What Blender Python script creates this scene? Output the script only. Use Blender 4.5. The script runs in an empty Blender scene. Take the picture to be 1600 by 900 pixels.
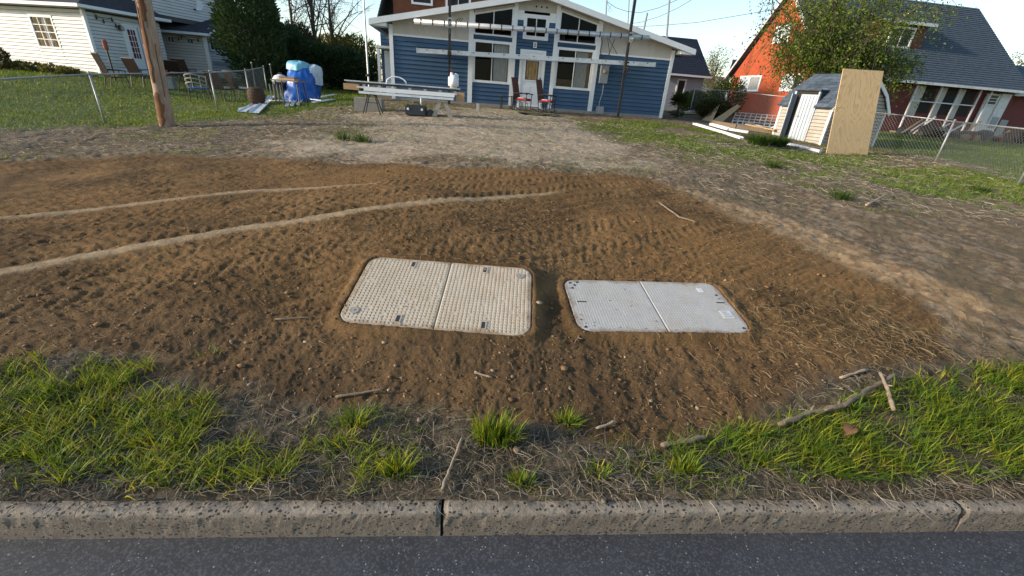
import bpy, bmesh, math, random
import numpy as np
from mathutils import Vector, Matrix

random.seed(7)
S = bpy.context.scene
COL = S.collection
R = math.radians

# ------------------------------------------------------------------ camera
F_PX, PITCH, ROLL, CAM_H = 660.0, R(25.0), R(4.4), 1.6
FW = Vector((0, math.cos(PITCH), -math.sin(PITCH)))
_r0 = Vector((1, 0, 0)); _u0 = Vector((0, math.sin(PITCH), math.cos(PITCH)))
RT = _r0 * math.cos(ROLL) + _u0 * math.sin(ROLL)
UP = _u0 * math.cos(ROLL) - _r0 * math.sin(ROLL)
CAM = Vector((0, 0, CAM_H))
cd = bpy.data.cameras.new('camera'); cam = bpy.data.objects.new('camera', cd); COL.objects.link(cam)
cd.sensor_fit = 'HORIZONTAL'; cd.sensor_width = 36.0; cd.lens = 36.0 * F_PX / 1600.0
cd.clip_start = 0.05; cd.clip_end = 3000
m3 = Matrix((RT, UP, -FW)).transposed()
cam.matrix_world = Matrix.Translation(CAM) @ m3.to_4x4()
S.camera = cam

# ------------------------------------------------------------------ sky, sun, exposure
SUN_EL, SUN_AZ = R(17.0), R(-104.0)          # azimuth from +Y (view heading), negative = to the left
W = bpy.data.worlds.new('World'); S.world = W; W.use_nodes = True
nt = W.node_tree; nt.nodes.clear()
sk = nt.nodes.new('ShaderNodeTexSky'); sk.sky_type = 'NISHITA'; sk.sun_disc = False
sk.sun_elevation = SUN_EL; sk.sun_rotation = SUN_AZ
sk.air_density = 1.0; sk.dust_density = 0.5; sk.ozone_density = 1.0
bg = nt.nodes.new('ShaderNodeBackground'); bg.inputs[1].default_value = 0.115
wo = nt.nodes.new('ShaderNodeOutputWorld')
nt.links.new(sk.outputs[0], bg.inputs[0]); nt.links.new(bg.outputs[0], wo.inputs[0])
sd = bpy.data.lights.new('sun', 'SUN'); sd.energy = 2.8; sd.angle = R(4.0); sd.color = (1.0, 0.87, 0.70)
so = bpy.data.objects.new('sun', sd); COL.objects.link(so)
sv = Vector((math.sin(SUN_AZ) * math.cos(SUN_EL), math.cos(SUN_AZ) * math.cos(SUN_EL), math.sin(SUN_EL)))
so.rotation_euler = sv.to_track_quat('Z', 'Y').to_euler()
so.location = (-20, 5, 12)
S.view_settings.view_transform = 'Standard'; S.view_settings.look = 'None'
S.view_settings.exposure = 1.22; S.view_settings.gamma = 1.0; S.view_settings.use_curve_mapping = False
S.render.engine = 'CYCLES'

# ------------------------------------------------------------------ mesh helpers
class MB:
    def __init__(s): s.v = []; s.f = []
    def add(s, vs, fs):
        n = len(s.v); s.v += [tuple(p) for p in vs]; s.f += [tuple(i + n for i in f) for f in fs]; return s
    def box(s, x0, x1, y0, y1, z0, z1):
        return s.add([(x0,y0,z0),(x1,y0,z0),(x1,y1,z0),(x0,y1,z0),(x0,y0,z1),(x1,y0,z1),(x1,y1,z1),(x0,y1,z1)],
                     [(0,3,2,1),(4,5,6,7),(0,1,5,4),(1,2,6,5),(2,3,7,6),(3,0,4,7)])
    def bar(s, p, q, w, h, up=(0, 0, 1)):
        p = Vector(p); q = Vector(q); d = (q - p).normalized(); up = Vector(up)
        a = d.cross(up)
        if a.length < 1e-4: a = d.cross(Vector((0, 1, 0)))
        a.normalize(); b = a.cross(d).normalized(); a = a * w / 2; b = b * h / 2
        return s.add([p-a-b, p+a-b, p+a+b, p-a+b, q-a-b, q+a-b, q+a+b, q-a+b],
                     [(0,1,2,3),(7,6,5,4),(0,4,5,1),(1,5,6,2),(2,6,7,3),(3,7,4,0)])
    def tube(s, pts, r, n=8, cap=True):
        pts = [Vector(p) for p in pts]; k = len(pts)
        rs = list(r) if isinstance(r, (list, tuple)) else [r] * k
        d0 = (pts[1] - pts[0]).normalized()
        a = d0.cross(Vector((0, 0, 1)))
        if a.length < 0.05: a = d0.cross(Vector((1, 0, 0)))
        a.normalize(); vs = []
        for i in range(k):
            d = (pts[min(i+1, k-1)] - pts[max(i-1, 0)]).normalized()
            a = (a - d * a.dot(d)).normalized(); b = d.cross(a)
            for j in range(n):
                t = 2 * math.pi * j / n
                vs.append(pts[i] + (a * math.cos(t) + b * math.sin(t)) * rs[i])
        fs = [(i*n+j, i*n+(j+1) % n, (i+1)*n+(j+1) % n, (i+1)*n+j) for i in range(k-1) for j in range(n)]
        if cap: fs += [tuple(range(n))[::-1], tuple((k-1)*n + j for j in range(n))]
        return s.add(vs, fs)
    def prism(s, poly, vec):
        vec = Vector(vec); n = len(poly); P = [Vector(p) for p in poly]
        return s.add(P + [p + vec for p in P],
                     [tuple(range(n))[::-1], tuple(range(n, 2*n))] + [(i, (i+1) % n, n+(i+1) % n, n+i) for i in range(n)])
    def lathe(s, prof, c=(0, 0, 0), n=16):
        vs = []; k = len(prof)
        for (r, z) in prof:
            for j in range(n):
                t = 2*math.pi*j/n; vs.append((c[0]+r*math.cos(t), c[1]+r*math.sin(t), c[2]+z))
        fs = [(i*n+j, i*n+(j+1) % n, (i+1)*n+(j+1) % n, (i+1)*n+j) for i in range(k-1) for j in range(n)]
        fs += [tuple(range(n))[::-1], tuple((k-1)*n+j for j in range(n))]
        return s.add(vs, fs)
    def quad(s, a, b, c, d): return s.add([a, b, c, d], [(0, 1, 2, 3)])
    def xf(s, M):
        s.v = [tuple(M @ Vector(p)) for p in s.v]; return s
    def jitter(s, a, seed=1):
        rg = random.Random(seed); s.v = [(x+rg.uniform(-a,a), y+rg.uniform(-a,a), z+rg.uniform(-a,a)) for x,y,z in s.v]; return s
    def build(s, name, mat, parent=None, smooth=False, bevel=0.0):
        me = bpy.data.meshes.new(name); me.from_pydata(s.v, [], s.f)
        if bevel > 0:
            bm = bmesh.new(); bm.from_mesh(me)
            bmesh.ops.recalc_face_normals(bm, faces=bm.faces)
            bmesh.ops.bevel(bm, geom=list(bm.edges), offset=bevel, segments=2, affect='EDGES', clamp_overlap=True)
            bm.to_mesh(me); bm.free()
        if mat is not None: me.materials.append(MAT[mat] if isinstance(mat, str) else mat)
        if smooth:
            me.polygons.foreach_set('use_smooth', [True] * len(me.polygons))
        o = bpy.data.objects.new(name, me); COL.objects.link(o)
        if parent is not None: o.parent = parent
        return o

def np_mesh(name, V, T, mat, parent=None, col=None, smooth=False):
    """fast mesh from numpy vertex and triangle/quad arrays"""
    V = np.ascontiguousarray(V, np.float32); T = np.ascontiguousarray(T, np.int32); k = T.shape[1]
    me = bpy.data.meshes.new(name)
    me.vertices.add(len(V)); me.vertices.foreach_set('co', V.ravel())
    me.loops.add(T.size); me.loops.foreach_set('vertex_index', T.ravel())
    me.polygons.add(len(T)); me.polygons.foreach_set('loop_start', np.arange(0, T.size, k, dtype=np.int32))
    me.polygons.foreach_set('loop_total', np.full(len(T), k, np.int32))
    if smooth: me.polygons.foreach_set('use_smooth', np.ones(len(T), bool))
    me.update(calc_edges=True)
    if col is not None:
        a = me.color_attributes.new('Col', 'FLOAT_COLOR', 'POINT')
        c = np.ones((len(V), 4), np.float32); c[:, :3] = col; a.data.foreach_set('color', c.ravel())
    me.materials.append(MAT[mat])
    o = bpy.data.objects.new(name, me); COL.objects.link(o)
    if parent is not None: o.parent = parent
    return o

def tag(o, label=None, cat=None, group=None, kind=None):
    if label: o['label'] = label
    if cat: o['category'] = cat
    if group: o['group'] = group
    if kind: o['kind'] = kind
    return o
def thing(name, label, cat, loc=(0, 0, 0), rz=0.0, group=None):
    o = bpy.data.objects.new(name, None); COL.objects.link(o); o.empty_display_size = 0.1
    o.location = loc; o.rotation_euler = (0, 0, rz)
    return tag(o, label, cat, group)
def struct(o): o['kind'] = 'structure'; return o
def copy_tree(o, parent=None):
    c = o.copy(); COL.objects.link(c); c.parent = parent
    for ch in o.children: copy_tree(ch, c)
    return c

# ------------------------------------------------------------------ materials
MAT = {}
def _new(name):
    m = bpy.data.materials.new(name); m.use_nodes = True; nt = m.node_tree; nt.nodes.clear()
    out = nt.nodes.new('ShaderNodeOutputMaterial'); p = nt.nodes.new('ShaderNodeBsdfPrincipled')
    nt.links.new(p.outputs[0], out.inputs[0]); MAT[name] = m
    return m, nt, p, out
def N(nt, t, **kw):
    n = nt.nodes.new(t)
    for k, v in kw.items(): setattr(n, k, v)
    return n
def mixc(nt, fac, a, b, blend='MIX'):
    n = nt.nodes.new('ShaderNodeMix'); n.data_type = 'RGBA'; n.blend_type = blend
    for sock, val in ((n.inputs[0], fac), (n.inputs[6], a), (n.inputs[7], b)):
        if isinstance(val, bpy.types.NodeSocket): nt.links.new(val, sock)
        elif isinstance(val, (tuple, list)): sock.default_value = (*val, 1)
        else: sock.default_value = val
    return n.outputs[2]
def ramp(nt, fac, lo, hi, c0=(0,0,0), c1=(1,1,1)):
    n = nt.nodes.new('ShaderNodeValToRGB'); n.color_ramp.elements[0].position = lo; n.color_ramp.elements[1].position = hi
    n.color_ramp.elements[0].color = (*c0, 1); n.color_ramp.elements[1].color = (*c1, 1)
    nt.links.new(fac, n.inputs[0]); return n.outputs[0]
def coords(nt, kind='Object', scale=(1,1,1)):
    tc = nt.nodes.new('ShaderNodeTexCoord'); mp = nt.nodes.new('ShaderNodeMapping'); mp.inputs['Scale'].default_value = scale
    nt.links.new(tc.outputs[kind], mp.inputs[0]); return mp.outputs[0]
def noise(nt, vec, scale, detail=4, rough=0.6):
    n = nt.nodes.new('ShaderNodeTexNoise'); n.inputs['Scale'].default_value = scale
    n.inputs['Detail'].default_value = detail; n.inputs['Roughness'].default_value = rough
    nt.links.new(vec, n.inputs['Vector']); return n.outputs[0]
def bump(nt, p, h, strength, dist=0.01):
    b = nt.nodes.new('ShaderNodeBump'); b.inputs['Strength'].default_value = strength; b.inputs['Distance'].default_value = dist
    nt.links.new(h, b.inputs['Height']); nt.links.new(b.outputs[0], p.inputs['Normal'])
def simple(name, c1, c2=None, scale=6.0, rough=0.7, metal=0.0, bmp=0.0, bscale=60.0, rnd=0.0, stretch=(1,1,1), spec=0.4, dirt=None):
    """two-tone mottled surface with optional fine relief and a per-piece brightness change"""
    m, nt, p, out = _new(name)
    v = coords(nt, 'Object', stretch)
    c2 = c2 or tuple(min(1, x * 0.8) for x in c1)
    n = noise(nt, v, scale, 6, 0.65)
    c = mixc(nt, ramp(nt, n, 0.32, 0.68), c1, c2)
    if dirt:
        n2 = noise(nt, v, scale * 0.35, 8, 0.75)
        c = mixc(nt, ramp(nt, n2, 0.5, 0.75), c, dirt)
    if rnd:
        oi = nt.nodes.new('ShaderNodeObjectInfo'); mr = nt.nodes.new('ShaderNodeMapRange')
        mr.inputs['To Min'].default_value = 1 - rnd; mr.inputs['To Max'].default_value = 1 + rnd
        nt.links.new(oi.outputs['Random'], mr.inputs[0])
        hs = nt.nodes.new('ShaderNodeHueSaturation'); nt.links.new(mr.outputs[0], hs.inputs['Value']); nt.links.new(c, hs.inputs['Color']); c = hs.outputs[0]
    nt.links.new(c, p.inputs['Base Color'])
    p.inputs['Roughness'].default_value = rough; p.inputs['Metallic'].default_value = metal
    p.inputs['Specular IOR Level'].default_value = spec
    if bmp: bump(nt, p, noise(nt, v, bscale, 5, 0.7), bmp)
    return m
def leafmat(name, tint=(1, 1, 1), trans=0.45, rough=0.6, shift=(1.25, 1.1, 0.5)):
    """leaf or blade: vertex colour, diffuse with light let through"""
    m, nt, p, out = _new(name)
    a = nt.nodes.new('ShaderNodeVertexColor'); a.layer_name = 'Col'
    c = mixc(nt, 1.0, a.outputs[0], tint, 'MULTIPLY')
    nt.links.new(c, p.inputs['Base Color']); p.inputs['Roughness'].default_value = rough; p.inputs['Specular IOR Level'].default_value = 0.25
    t = nt.nodes.new('ShaderNodeBsdfTranslucent'); c2 = mixc(nt, 1.0, c, shift, 'MULTIPLY'); nt.links.new(c2, t.inputs[0])
    mx = nt.nodes.new('ShaderNodeMixShader'); mx.inputs[0].default_value = trans
    nt.links.new(p.outputs[0], mx.inputs[1]); nt.links.new(t.outputs[0], mx.inputs[2]); nt.links.new(mx.outputs[0], out.inputs[0])
def glassmat(name, tint=(0.9, 0.95, 1.0)):
    m, nt, p, out = _new(name)
    tr = nt.nodes.new('ShaderNodeBsdfTransparent'); tr.inputs[0].default_value = (*tint, 1)
    gl = nt.nodes.new('ShaderNodeBsdfGlossy'); gl.inputs['Roughness'].default_value = 0.03
    ge = nt.nodes.new('ShaderNodeNewGeometry'); dt = nt.nodes.new('ShaderNodeVectorMath'); dt.operation = 'DOT_PRODUCT'
    nt.links.new(ge.outputs['Incoming'], dt.inputs[0]); nt.links.new(ge.outputs['Normal'], dt.inputs[1])
    ab = nt.nodes.new('ShaderNodeMath'); ab.operation = 'ABSOLUTE'; nt.links.new(dt.outputs['Value'], ab.inputs[0])
    iv = nt.nodes.new('ShaderNodeMath'); iv.operation = 'SUBTRACT'; iv.inputs[0].default_value = 1.0; nt.links.new(ab.outputs[0], iv.inputs[1])
    pw = nt.nodes.new('ShaderNodeMath'); pw.operation = 'POWER'; pw.inputs[1].default_value = 5.0; nt.links.new(iv.outputs[0], pw.inputs[0])
    ma = nt.nodes.new('ShaderNodeMath'); ma.operation = 'MULTIPLY_ADD'; ma.inputs[1].default_value = 0.85; ma.inputs[2].default_value = 0.010; nt.links.new(pw.outputs[0], ma.inputs[0])
    mx = nt.nodes.new('ShaderNodeMixShader')
    nt.links.new(ma.outputs[0], mx.inputs[0]); nt.links.new(tr.outputs[0], mx.inputs[1]); nt.links.new(gl.outputs[0], mx.inputs[2]); nt.links.new(mx.outputs[0], out.inputs[0])
def flat(name, c, rough=0.6, metal=0.0):
    return simple(name, c, tuple(x * 0.85 for x in c), 9.0, rough, metal)

# ground cover: vertex colour carries what each patch IS (soil, sand, thatch, turf); noise adds grain
m, nt, p, out = _new('terrain')
a = nt.nodes.new('ShaderNodeVertexColor'); a.layer_name = 'Col'
v = coords(nt)
f = noise(nt, v, 45, 8, 0.75); f2 = noise(nt, v, 160, 4, 0.7)
c = mixc(nt, 1.0, a.outputs[0], ramp(nt, f, 0.25, 0.75, (0.62, 0.6, 0.58), (1.35, 1.35, 1.35)), 'MULTIPLY')
c = mixc(nt, 1.0, c, ramp(nt, f2, 0.3, 0.7, (0.75, 0.75, 0.75), (1.25, 1.24, 1.22)), 'MULTIPLY')
nt.links.new(c, p.inputs['Base Color']); p.inputs['Roughness'].default_value = 0.95; p.inputs['Specular IOR Level'].default_value = 0.115
h = nt.nodes.new('ShaderNodeMath'); h.operation = 'MULTIPLY_ADD'; h.inputs[1].default_value = 0.35
nt.links.new(f2, h.inputs[0]); nt.links.new(f, h.inputs[2])
bump(nt, p, h.outputs[0], 0.9, 0.02)

# asphalt: bitumen with pale and dark stone chips
m, nt, p, out = _new('asphalt')
v = coords(nt)
vo = N(nt, 'ShaderNodeTexVoronoi'); vo.inputs['Scale'].default_value = 140; nt.links.new(v, vo.inputs['Vector'])
sp = nt.nodes.new('ShaderNodeSeparateColor'); nt.links.new(vo.outputs['Color'], sp.inputs[0])
n1 = noise(nt, v, 3.0, 6, 0.6)
c = mixc(nt, ramp(nt, n1, 0.3, 0.7), (0.032, 0.034, 0.039), (0.049, 0.051, 0.057))
c = mixc(nt, ramp(nt, sp.outputs[0], 0.55, 0.95), c, (0.082, 0.088, 0.102))
vs = N(nt, 'ShaderNodeTexVoronoi'); vs.inputs['Scale'].default_value = 75; nt.links.new(v, vs.inputs['Vector'])
ss = nt.nodes.new('ShaderNodeSeparateColor'); nt.links.new(vs.outputs['Color'], ss.inputs[0])
spot = nt.nodes.new('ShaderNodeMath'); spot.operation = 'LESS_THAN'; nt.links.new(vs.outputs['Distance'], spot.inputs[0]); spot.inputs[1].default_value = 0.22
pick = nt.nodes.new('ShaderNodeMath'); pick.operation = 'GREATER_THAN'; nt.links.new(ss.outputs[1], pick.inputs[0]); pick.inputs[1].default_value = 0.90
mul = nt.nodes.new('ShaderNodeMath'); mul.operation = 'MULTIPLY'; nt.links.new(spot.outputs[0], mul.inputs[0]); nt.links.new(pick.outputs[0], mul.inputs[1])
c = mixc(nt, mul.outputs[0], c, (0.34, 0.34, 0.33))
nt.links.new(c, p.inputs['Base Color']); p.inputs['Roughness'].default_value = 0.72; p.inputs['Specular IOR Level'].default_value = 0.35
bump(nt, p, noise(nt, v, 260, 5, 0.75), 0.5, 0.006)

# kerb concrete: weathered, exposed dark aggregate
m, nt, p, out = _new('kerb')
v = coords(nt)
n1 = noise(nt, v, 9, 7, 0.7)
c = mixc(nt, ramp(nt, n1, 0.3, 0.7), (0.19, 0.155, 0.118), (0.33, 0.285, 0.23))
# face darkened below the nose: its shade put into the colour, ragged edge
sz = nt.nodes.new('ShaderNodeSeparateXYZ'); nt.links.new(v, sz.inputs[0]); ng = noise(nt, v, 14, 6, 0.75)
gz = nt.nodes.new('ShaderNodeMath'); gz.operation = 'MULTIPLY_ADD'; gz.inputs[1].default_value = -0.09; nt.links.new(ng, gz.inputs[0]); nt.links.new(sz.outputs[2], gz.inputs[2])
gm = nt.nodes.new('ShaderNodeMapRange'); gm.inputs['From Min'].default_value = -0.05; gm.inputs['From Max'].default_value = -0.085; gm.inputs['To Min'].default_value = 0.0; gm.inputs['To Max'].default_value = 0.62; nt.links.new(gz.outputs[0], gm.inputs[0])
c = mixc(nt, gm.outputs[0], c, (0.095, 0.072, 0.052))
vv = nt.nodes.new('ShaderNodeMapping'); vv.inputs['Scale'].default_value = (1.0, 1.0, 1.35); nt.links.new(v, vv.inputs[0])
nz = noise(nt, v, 25, 3, 0.6); 
vd = nt.nodes.new('ShaderNodeVectorMath'); vd.operation = 'ADD'; nt.links.new(vv.outputs[0], vd.inputs[0])
cx = nt.nodes.new('ShaderNodeCombineXYZ'); sc = nt.nodes.new('ShaderNodeMath'); sc.operation = 'MULTIPLY'; sc.inputs[1].default_value = 0.035
nt.links.new(nz, sc.inputs[0]); nt.links.new(sc.outputs[0], cx.inputs[0]); nt.links.new(sc.outputs[0], cx.inputs[2]); nt.links.new(cx.outputs[0], vd.inputs[1])
vo = N(nt, 'ShaderNodeTexVoronoi'); vo.inputs['Scale'].default_value = 60; nt.links.new(vd.outputs[0], vo.inputs['Vector'])
sp = nt.nodes.new('ShaderNodeSeparateColor'); nt.links.new(vo.outputs['Color'], sp.inputs[0])
a1 = nt.nodes.new('ShaderNodeMath'); a1.operation = 'LESS_THAN'; nt.links.new(vo.outputs['Distance'], a1.inputs[0]); a1.inputs[1].default_value = 0.40
a2 = nt.nodes.new('ShaderNodeMath'); a2.operation = 'GREATER_THAN'; nt.links.new(sp.outputs[0], a2.inputs[0]); a2.inputs[1].default_value = 0.48
a3 = nt.nodes.new('ShaderNodeMath'); a3.operation = 'MULTIPLY'; nt.links.new(a1.outputs[0], a3.inputs[0]); nt.links.new(a2.outputs[0], a3.inputs[1])
c = mixc(nt, a3.outputs[0], c, (0.035, 0.031, 0.028))
a4 = nt.nodes.new('ShaderNodeMath'); a4.operation = 'LESS_THAN'; nt.links.new(sp.outputs[1], a4.inputs[0]); a4.inputs[1].default_value = 0.2
a5 = nt.nodes.new('ShaderNodeMath'); a5.operation = 'MULTIPLY'; nt.links.new(a4.outputs[0], a5.inputs[0]); nt.links.new(a1.outputs[0], a5.inputs[1])
c = mixc(nt, a5.outputs[0], c, (0.20, 0.18, 0.15))
nt.links.new(c, p.inputs['Base Color']); p.inputs['Roughness'].default_value = 0.9
bump(nt, p, noise(nt, v, 70, 6, 0.75), 0.8, 0.012)

# plywood face veneer: wavy cathedral grain
def plywood(name, c1, c2, c3):
    m, nt, p, out = _new(name)
    v = coords(nt, 'Object', (1.0, 1.0, 0.28))
    wv = N(nt, 'ShaderNodeTexNoise'); wv.inputs['Scale'].default_value = 2.6; wv.inputs['Detail'].default_value = 2.0; wv.inputs['Distortion'].default_value = 0.8
    nt.links.new(v, wv.inputs['Vector'])
    k = nt.nodes.new('ShaderNodeMath'); k.operation = 'MULTIPLY'; k.inputs[1].default_value = 13.0; nt.links.new(wv.outputs[0], k.inputs[0])
    fr = nt.nodes.new('ShaderNodeMath'); fr.operation = 'FRACT'; nt.links.new(k.outputs[0], fr.inputs[0])
    c = mixc(nt, ramp(nt, fr.outputs[0], 0.55, 1.0), c1, c2)
    n2 = noise(nt, coords(nt, 'Object', (30, 30, 1.2)), 3, 4, 0.6)
    c = mixc(nt, ramp(nt, n2, 0.35, 0.8), c, c3)
    nt.links.new(c, p.inputs['Base Color']); p.inputs['Roughness'].default_value = 0.75
    bump(nt, p, n2, 0.15)
plywood('plywood', (0.66, 0.43, 0.20), (0.43, 0.235, 0.085), (0.70, 0.48, 0.25))
plywood('plywood_old', (0.50, 0.36, 0.21), (0.40, 0.27, 0.14), (0.56, 0.43, 0.27))

# roof shingles (colour only; the courses are geometry)
def shingles(name, c1, c2, c3):
    m, nt, p, out = _new(name)
    v = coords(nt)
    n1 = noise(nt, coords(nt, 'Object', (3.2, 3.2, 9)), 1.6, 3, 0.5); n2 = noise(nt, v, 90, 3, 0.7)
    c = mixc(nt, ramp(nt, n1, 0.38, 0.62), c1, c2); c = mixc(nt, ramp(nt, n2, 0.45, 0.75), c, c3)
    oi = nt.nodes.new('ShaderNodeObjectInfo'); mr = nt.nodes.new('ShaderNodeMapRange'); mr.inputs['To Min'].default_value = 0.75; mr.inputs['To Max'].default_value = 1.25
    nt.links.new(oi.outputs['Random'], mr.inputs[0]); hs = nt.nodes.new('ShaderNodeHueSaturation'); nt.links.new(mr.outputs[0], hs.inputs['Value']); nt.links.new(c, hs.inputs['Color'])
    nt.links.new(hs.outputs[0], p.inputs['Base Color']); p.inputs['Roughness'].default_value = 0.92; p.inputs['Specular IOR Level'].default_value = 0.2
    bump(nt, p, n2, 0.3)
shingles('shingle_slate', (0.050, 0.070, 0.096), (0.080, 0.106, 0.140), (0.115, 0.14, 0.17))
shingles('shingle_dark', (0.032, 0.036, 0.046), (0.055, 0.06, 0.072), (0.08, 0.085, 0.095))
shingles('shingle_navy', (0.014, 0.020, 0.036), (0.022, 0.030, 0.048), (0.03, 0.038, 0.055))

# lid composite with soil stains
def lidmat(name, c1, c2, dirt, amount, w, d):
    m, nt, p, out = _new(name)
    v = coords(nt)
    n1 = noise(nt, v, 7, 7, 0.7); n2 = noise(nt, v, 2.2, 8, 0.8); n3 = noise(nt, v, 120, 4, 0.7)
    c = mixc(nt, ramp(nt, n1, 0.3, 0.7), c1, c2)
    c = mixc(nt, ramp(nt, n2, 0.42, 0.42 + amount), c, dirt)
    c = mixc(nt, ramp(nt, n3, 0.55, 0.75), c, tuple(x * 0.75 for x in dirt))
    # soil trodden over the border
    sx = nt.nodes.new('ShaderNodeSeparateXYZ'); nt.links.new(v, sx.inputs[0]); parts = []
    for k, L in ((0, w), (1, d)):
        a1 = nt.nodes.new('ShaderNodeMath'); a1.operation = 'SUBTRACT'; a1.inputs[1].default_value = L/2; nt.links.new(sx.outputs[k], a1.inputs[0])
        a2 = nt.nodes.new('ShaderNodeMath'); a2.operation = 'ABSOLUTE'; nt.links.new(a1.outputs[0], a2.inputs[0])
        a3 = nt.nodes.new('ShaderNodeMath'); a3.operation = 'SUBTRACT'; a3.inputs[1].default_value = L/2; nt.links.new(a2.outputs[0], a3.inputs[0]); parts.append(a3.outputs[0])
    mx = nt.nodes.new('ShaderNodeMath'); mx.operation = 'MAXIMUM'; nt.links.new(parts[0], mx.inputs[0]); nt.links.new(parts[1], mx.inputs[1])
    n4 = noise(nt, v, 9, 6, 0.75); ad = nt.nodes.new('ShaderNodeMath'); ad.operation = 'MULTIPLY_ADD'; ad.inputs[1].default_value = 0.22; nt.links.new(n4, ad.inputs[0]); nt.links.new(mx.outputs[0], ad.inputs[2])
    c = mixc(nt, ramp(nt, ad.outputs[0], 0.065, 0.125, (0, 0, 0), (0.85, 0.85, 0.85)), c, (0.20, 0.125, 0.06))
    nt.links.new(c, p.inputs['Base Color']); p.inputs['Roughness'].default_value = 0.85
    bump(nt, p, n3, 0.35, 0.004)
lidmat('lid_tan', (0.49, 0.42, 0.33), (0.42, 0.35, 0.26), (0.38, 0.28, 0.17), 0.45, 1.305, .775)
lidmat('lid_grey', (0.45, 0.44, 0.42), (0.37, 0.36, 0.34), (0.38, 0.31, 0.22), 0.5, 1.315, .645)

simple('white_paint', (0.74, 0.75, 0.75), (0.68, 0.69, 0.69), 5, 0.55)
simple('white_siding', (0.55, 0.55, 0.54), (0.48, 0.48, 0.46), 2.0, 0.6, rnd=0.05, dirt=(0.50, 0.47, 0.40))
simple('white_worn', (0.66, 0.66, 0.64), (0.55, 0.55, 0.53), 4, 0.6, dirt=(0.33, 0.30, 0.26), rnd=0.08)
simple('blue_siding', (0.042, 0.092, 0.165), (0.035, 0.078, 0.142), 2.2, 0.6, rnd=0.06, bmp=0.1, bscale=50)
simple('blue_dark', (0.035, 0.06, 0.10), None, 4, 0.7)
simple('beige_panel', (0.50, 0.47, 0.42), (0.44, 0.41, 0.36), 3, 0.8, dirt=(0.38, 0.34, 0.28))
simple('brown_board', (0.20, 0.068, 0.030), (0.14, 0.045, 0.022), 3, 0.8, dirt=(0.09, 0.035, 0.02), rnd=0.12)
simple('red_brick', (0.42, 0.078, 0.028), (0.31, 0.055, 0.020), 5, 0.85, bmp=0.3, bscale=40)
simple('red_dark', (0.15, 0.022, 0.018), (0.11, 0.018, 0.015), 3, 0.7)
simple('concrete', (0.30, 0.285, 0.26), (0.22, 0.21, 0.19), 6, 0.9, bmp=0.3, bscale=50)
simple('stone_pale', (0.36, 0.33, 0.28), (0.25, 0.22, 0.18), 5, 0.9, bmp=0.3)
simple('pebble', (0.30, 0.22, 0.15), (0.22, 0.16, 0.11), 30, 0.85, rnd=0.35)
simple('pole_wood', (0.38, 0.29, 0.22), (0.26, 0.18, 0.125), 3.0, 0.9, stretch=(9, 9, 0.5), bmp=0.6, bscale=12, dirt=(0.22, 0.10, 0.045))
simple('pole_bare', (0.20, 0.085, 0.035), (0.14, 0.06, 0.025), 3.0, 0.85, stretch=(9, 9, 0.6), bmp=0.5, bscale=12)
simple('bark', (0.085, 0.062, 0.045), (0.05, 0.036, 0.027), 5, 0.95, stretch=(6, 6, 1), bmp=0.6, bscale=20)
simple('bark_pale', (0.20, 0.16, 0.12), (0.13, 0.10, 0.075), 5, 0.95, stretch=(6, 6, 1), bmp=0.4, bscale=20)
simple('stick', (0.27, 0.205, 0.145), (0.15, 0.108, 0.07), 24, 0.95, bmp=1.0, bscale=110, dirt=(0.09, 0.065, 0.04))
simple('stick_pale', (0.42, 0.33, 0.23), (0.26, 0.19, 0.125), 22, 0.95, bmp=0.8, bscale=120, dirt=(0.15, 0.10, 0.06))
simple('dead_leaf', (0.26, 0.12, 0.05), (0.16, 0.07, 0.03), 20, 0.8)
simple('galvanised', (0.36, 0.37, 0.37), (0.27, 0.28, 0.28), 8, 0.5, metal=0.6)
simple('fence_wire', (0.16, 0.17, 0.17), (0.11, 0.12, 0.12), 8, 0.8)
simple('alu', (0.62, 0.63, 0.64), (0.52, 0.53, 0.54), 6, 0.45, metal=0.5, dirt=(0.36, 0.35, 0.33))
simple('black_metal', (0.022, 0.022, 0.024), (0.04, 0.035, 0.032), 9, 0.5, metal=0.3)
simple('black_plastic', (0.02, 0.022, 0.026), (0.03, 0.032, 0.036), 9, 0.5)
simple('rubber_dark', (0.03, 0.035, 0.045), None, 6, 0.7)
simple('brown_sling', (0.026, 0.017, 0.013), (0.02, 0.013, 0.01), 20, 0.95, spec=0.1)
simple('rust_sling', (0.13, 0.040, 0.025), (0.09, 0.03, 0.02), 25, 0.85)
simple('red_cushion', (0.36, 0.035, 0.03), (0.28, 0.03, 0.028), 10, 0.9)
simple('white_cushion', (0.66, 0.62, 0.60), None, 10, 0.9)
simple('wicker', (0.09, 0.05, 0.028), (0.045, 0.025, 0.014), 40, 0.85, bmp=0.6, bscale=60)
simple('terracotta', (0.30, 0.09, 0.045), (0.22, 0.065, 0.035), 8, 0.8)
simple('tarp_blue', (0.010, 0.105, 0.42), (0.008, 0.075, 0.33), 4, 0.38, bmp=0.25, bscale=9)
simple('teal_vinyl', (0.16, 0.42, 0.52), (0.12, 0.34, 0.45), 4, 0.45)
simple('silver_cover', (0.52, 0.60, 0.68), (0.40, 0.47, 0.55), 4, 0.5, dirt=(0.2, 0.26, 0.34))
simple('lumber', (0.42, 0.27, 0.14), (0.34, 0.21, 0.10), 5, 0.85, stretch=(1, 1, 8))
simple('lumber_old', (0.22, 0.165, 0.11), (0.15, 0.11, 0.075), 5, 0.9, stretch=(1, 1, 8))
simple('meter_grey', (0.28, 0.30, 0.31), (0.24, 0.26, 0.27), 4, 0.5)
simple('joint_shadow', (0.10, 0.095, 0.085), None, 4, 0.9)
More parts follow.
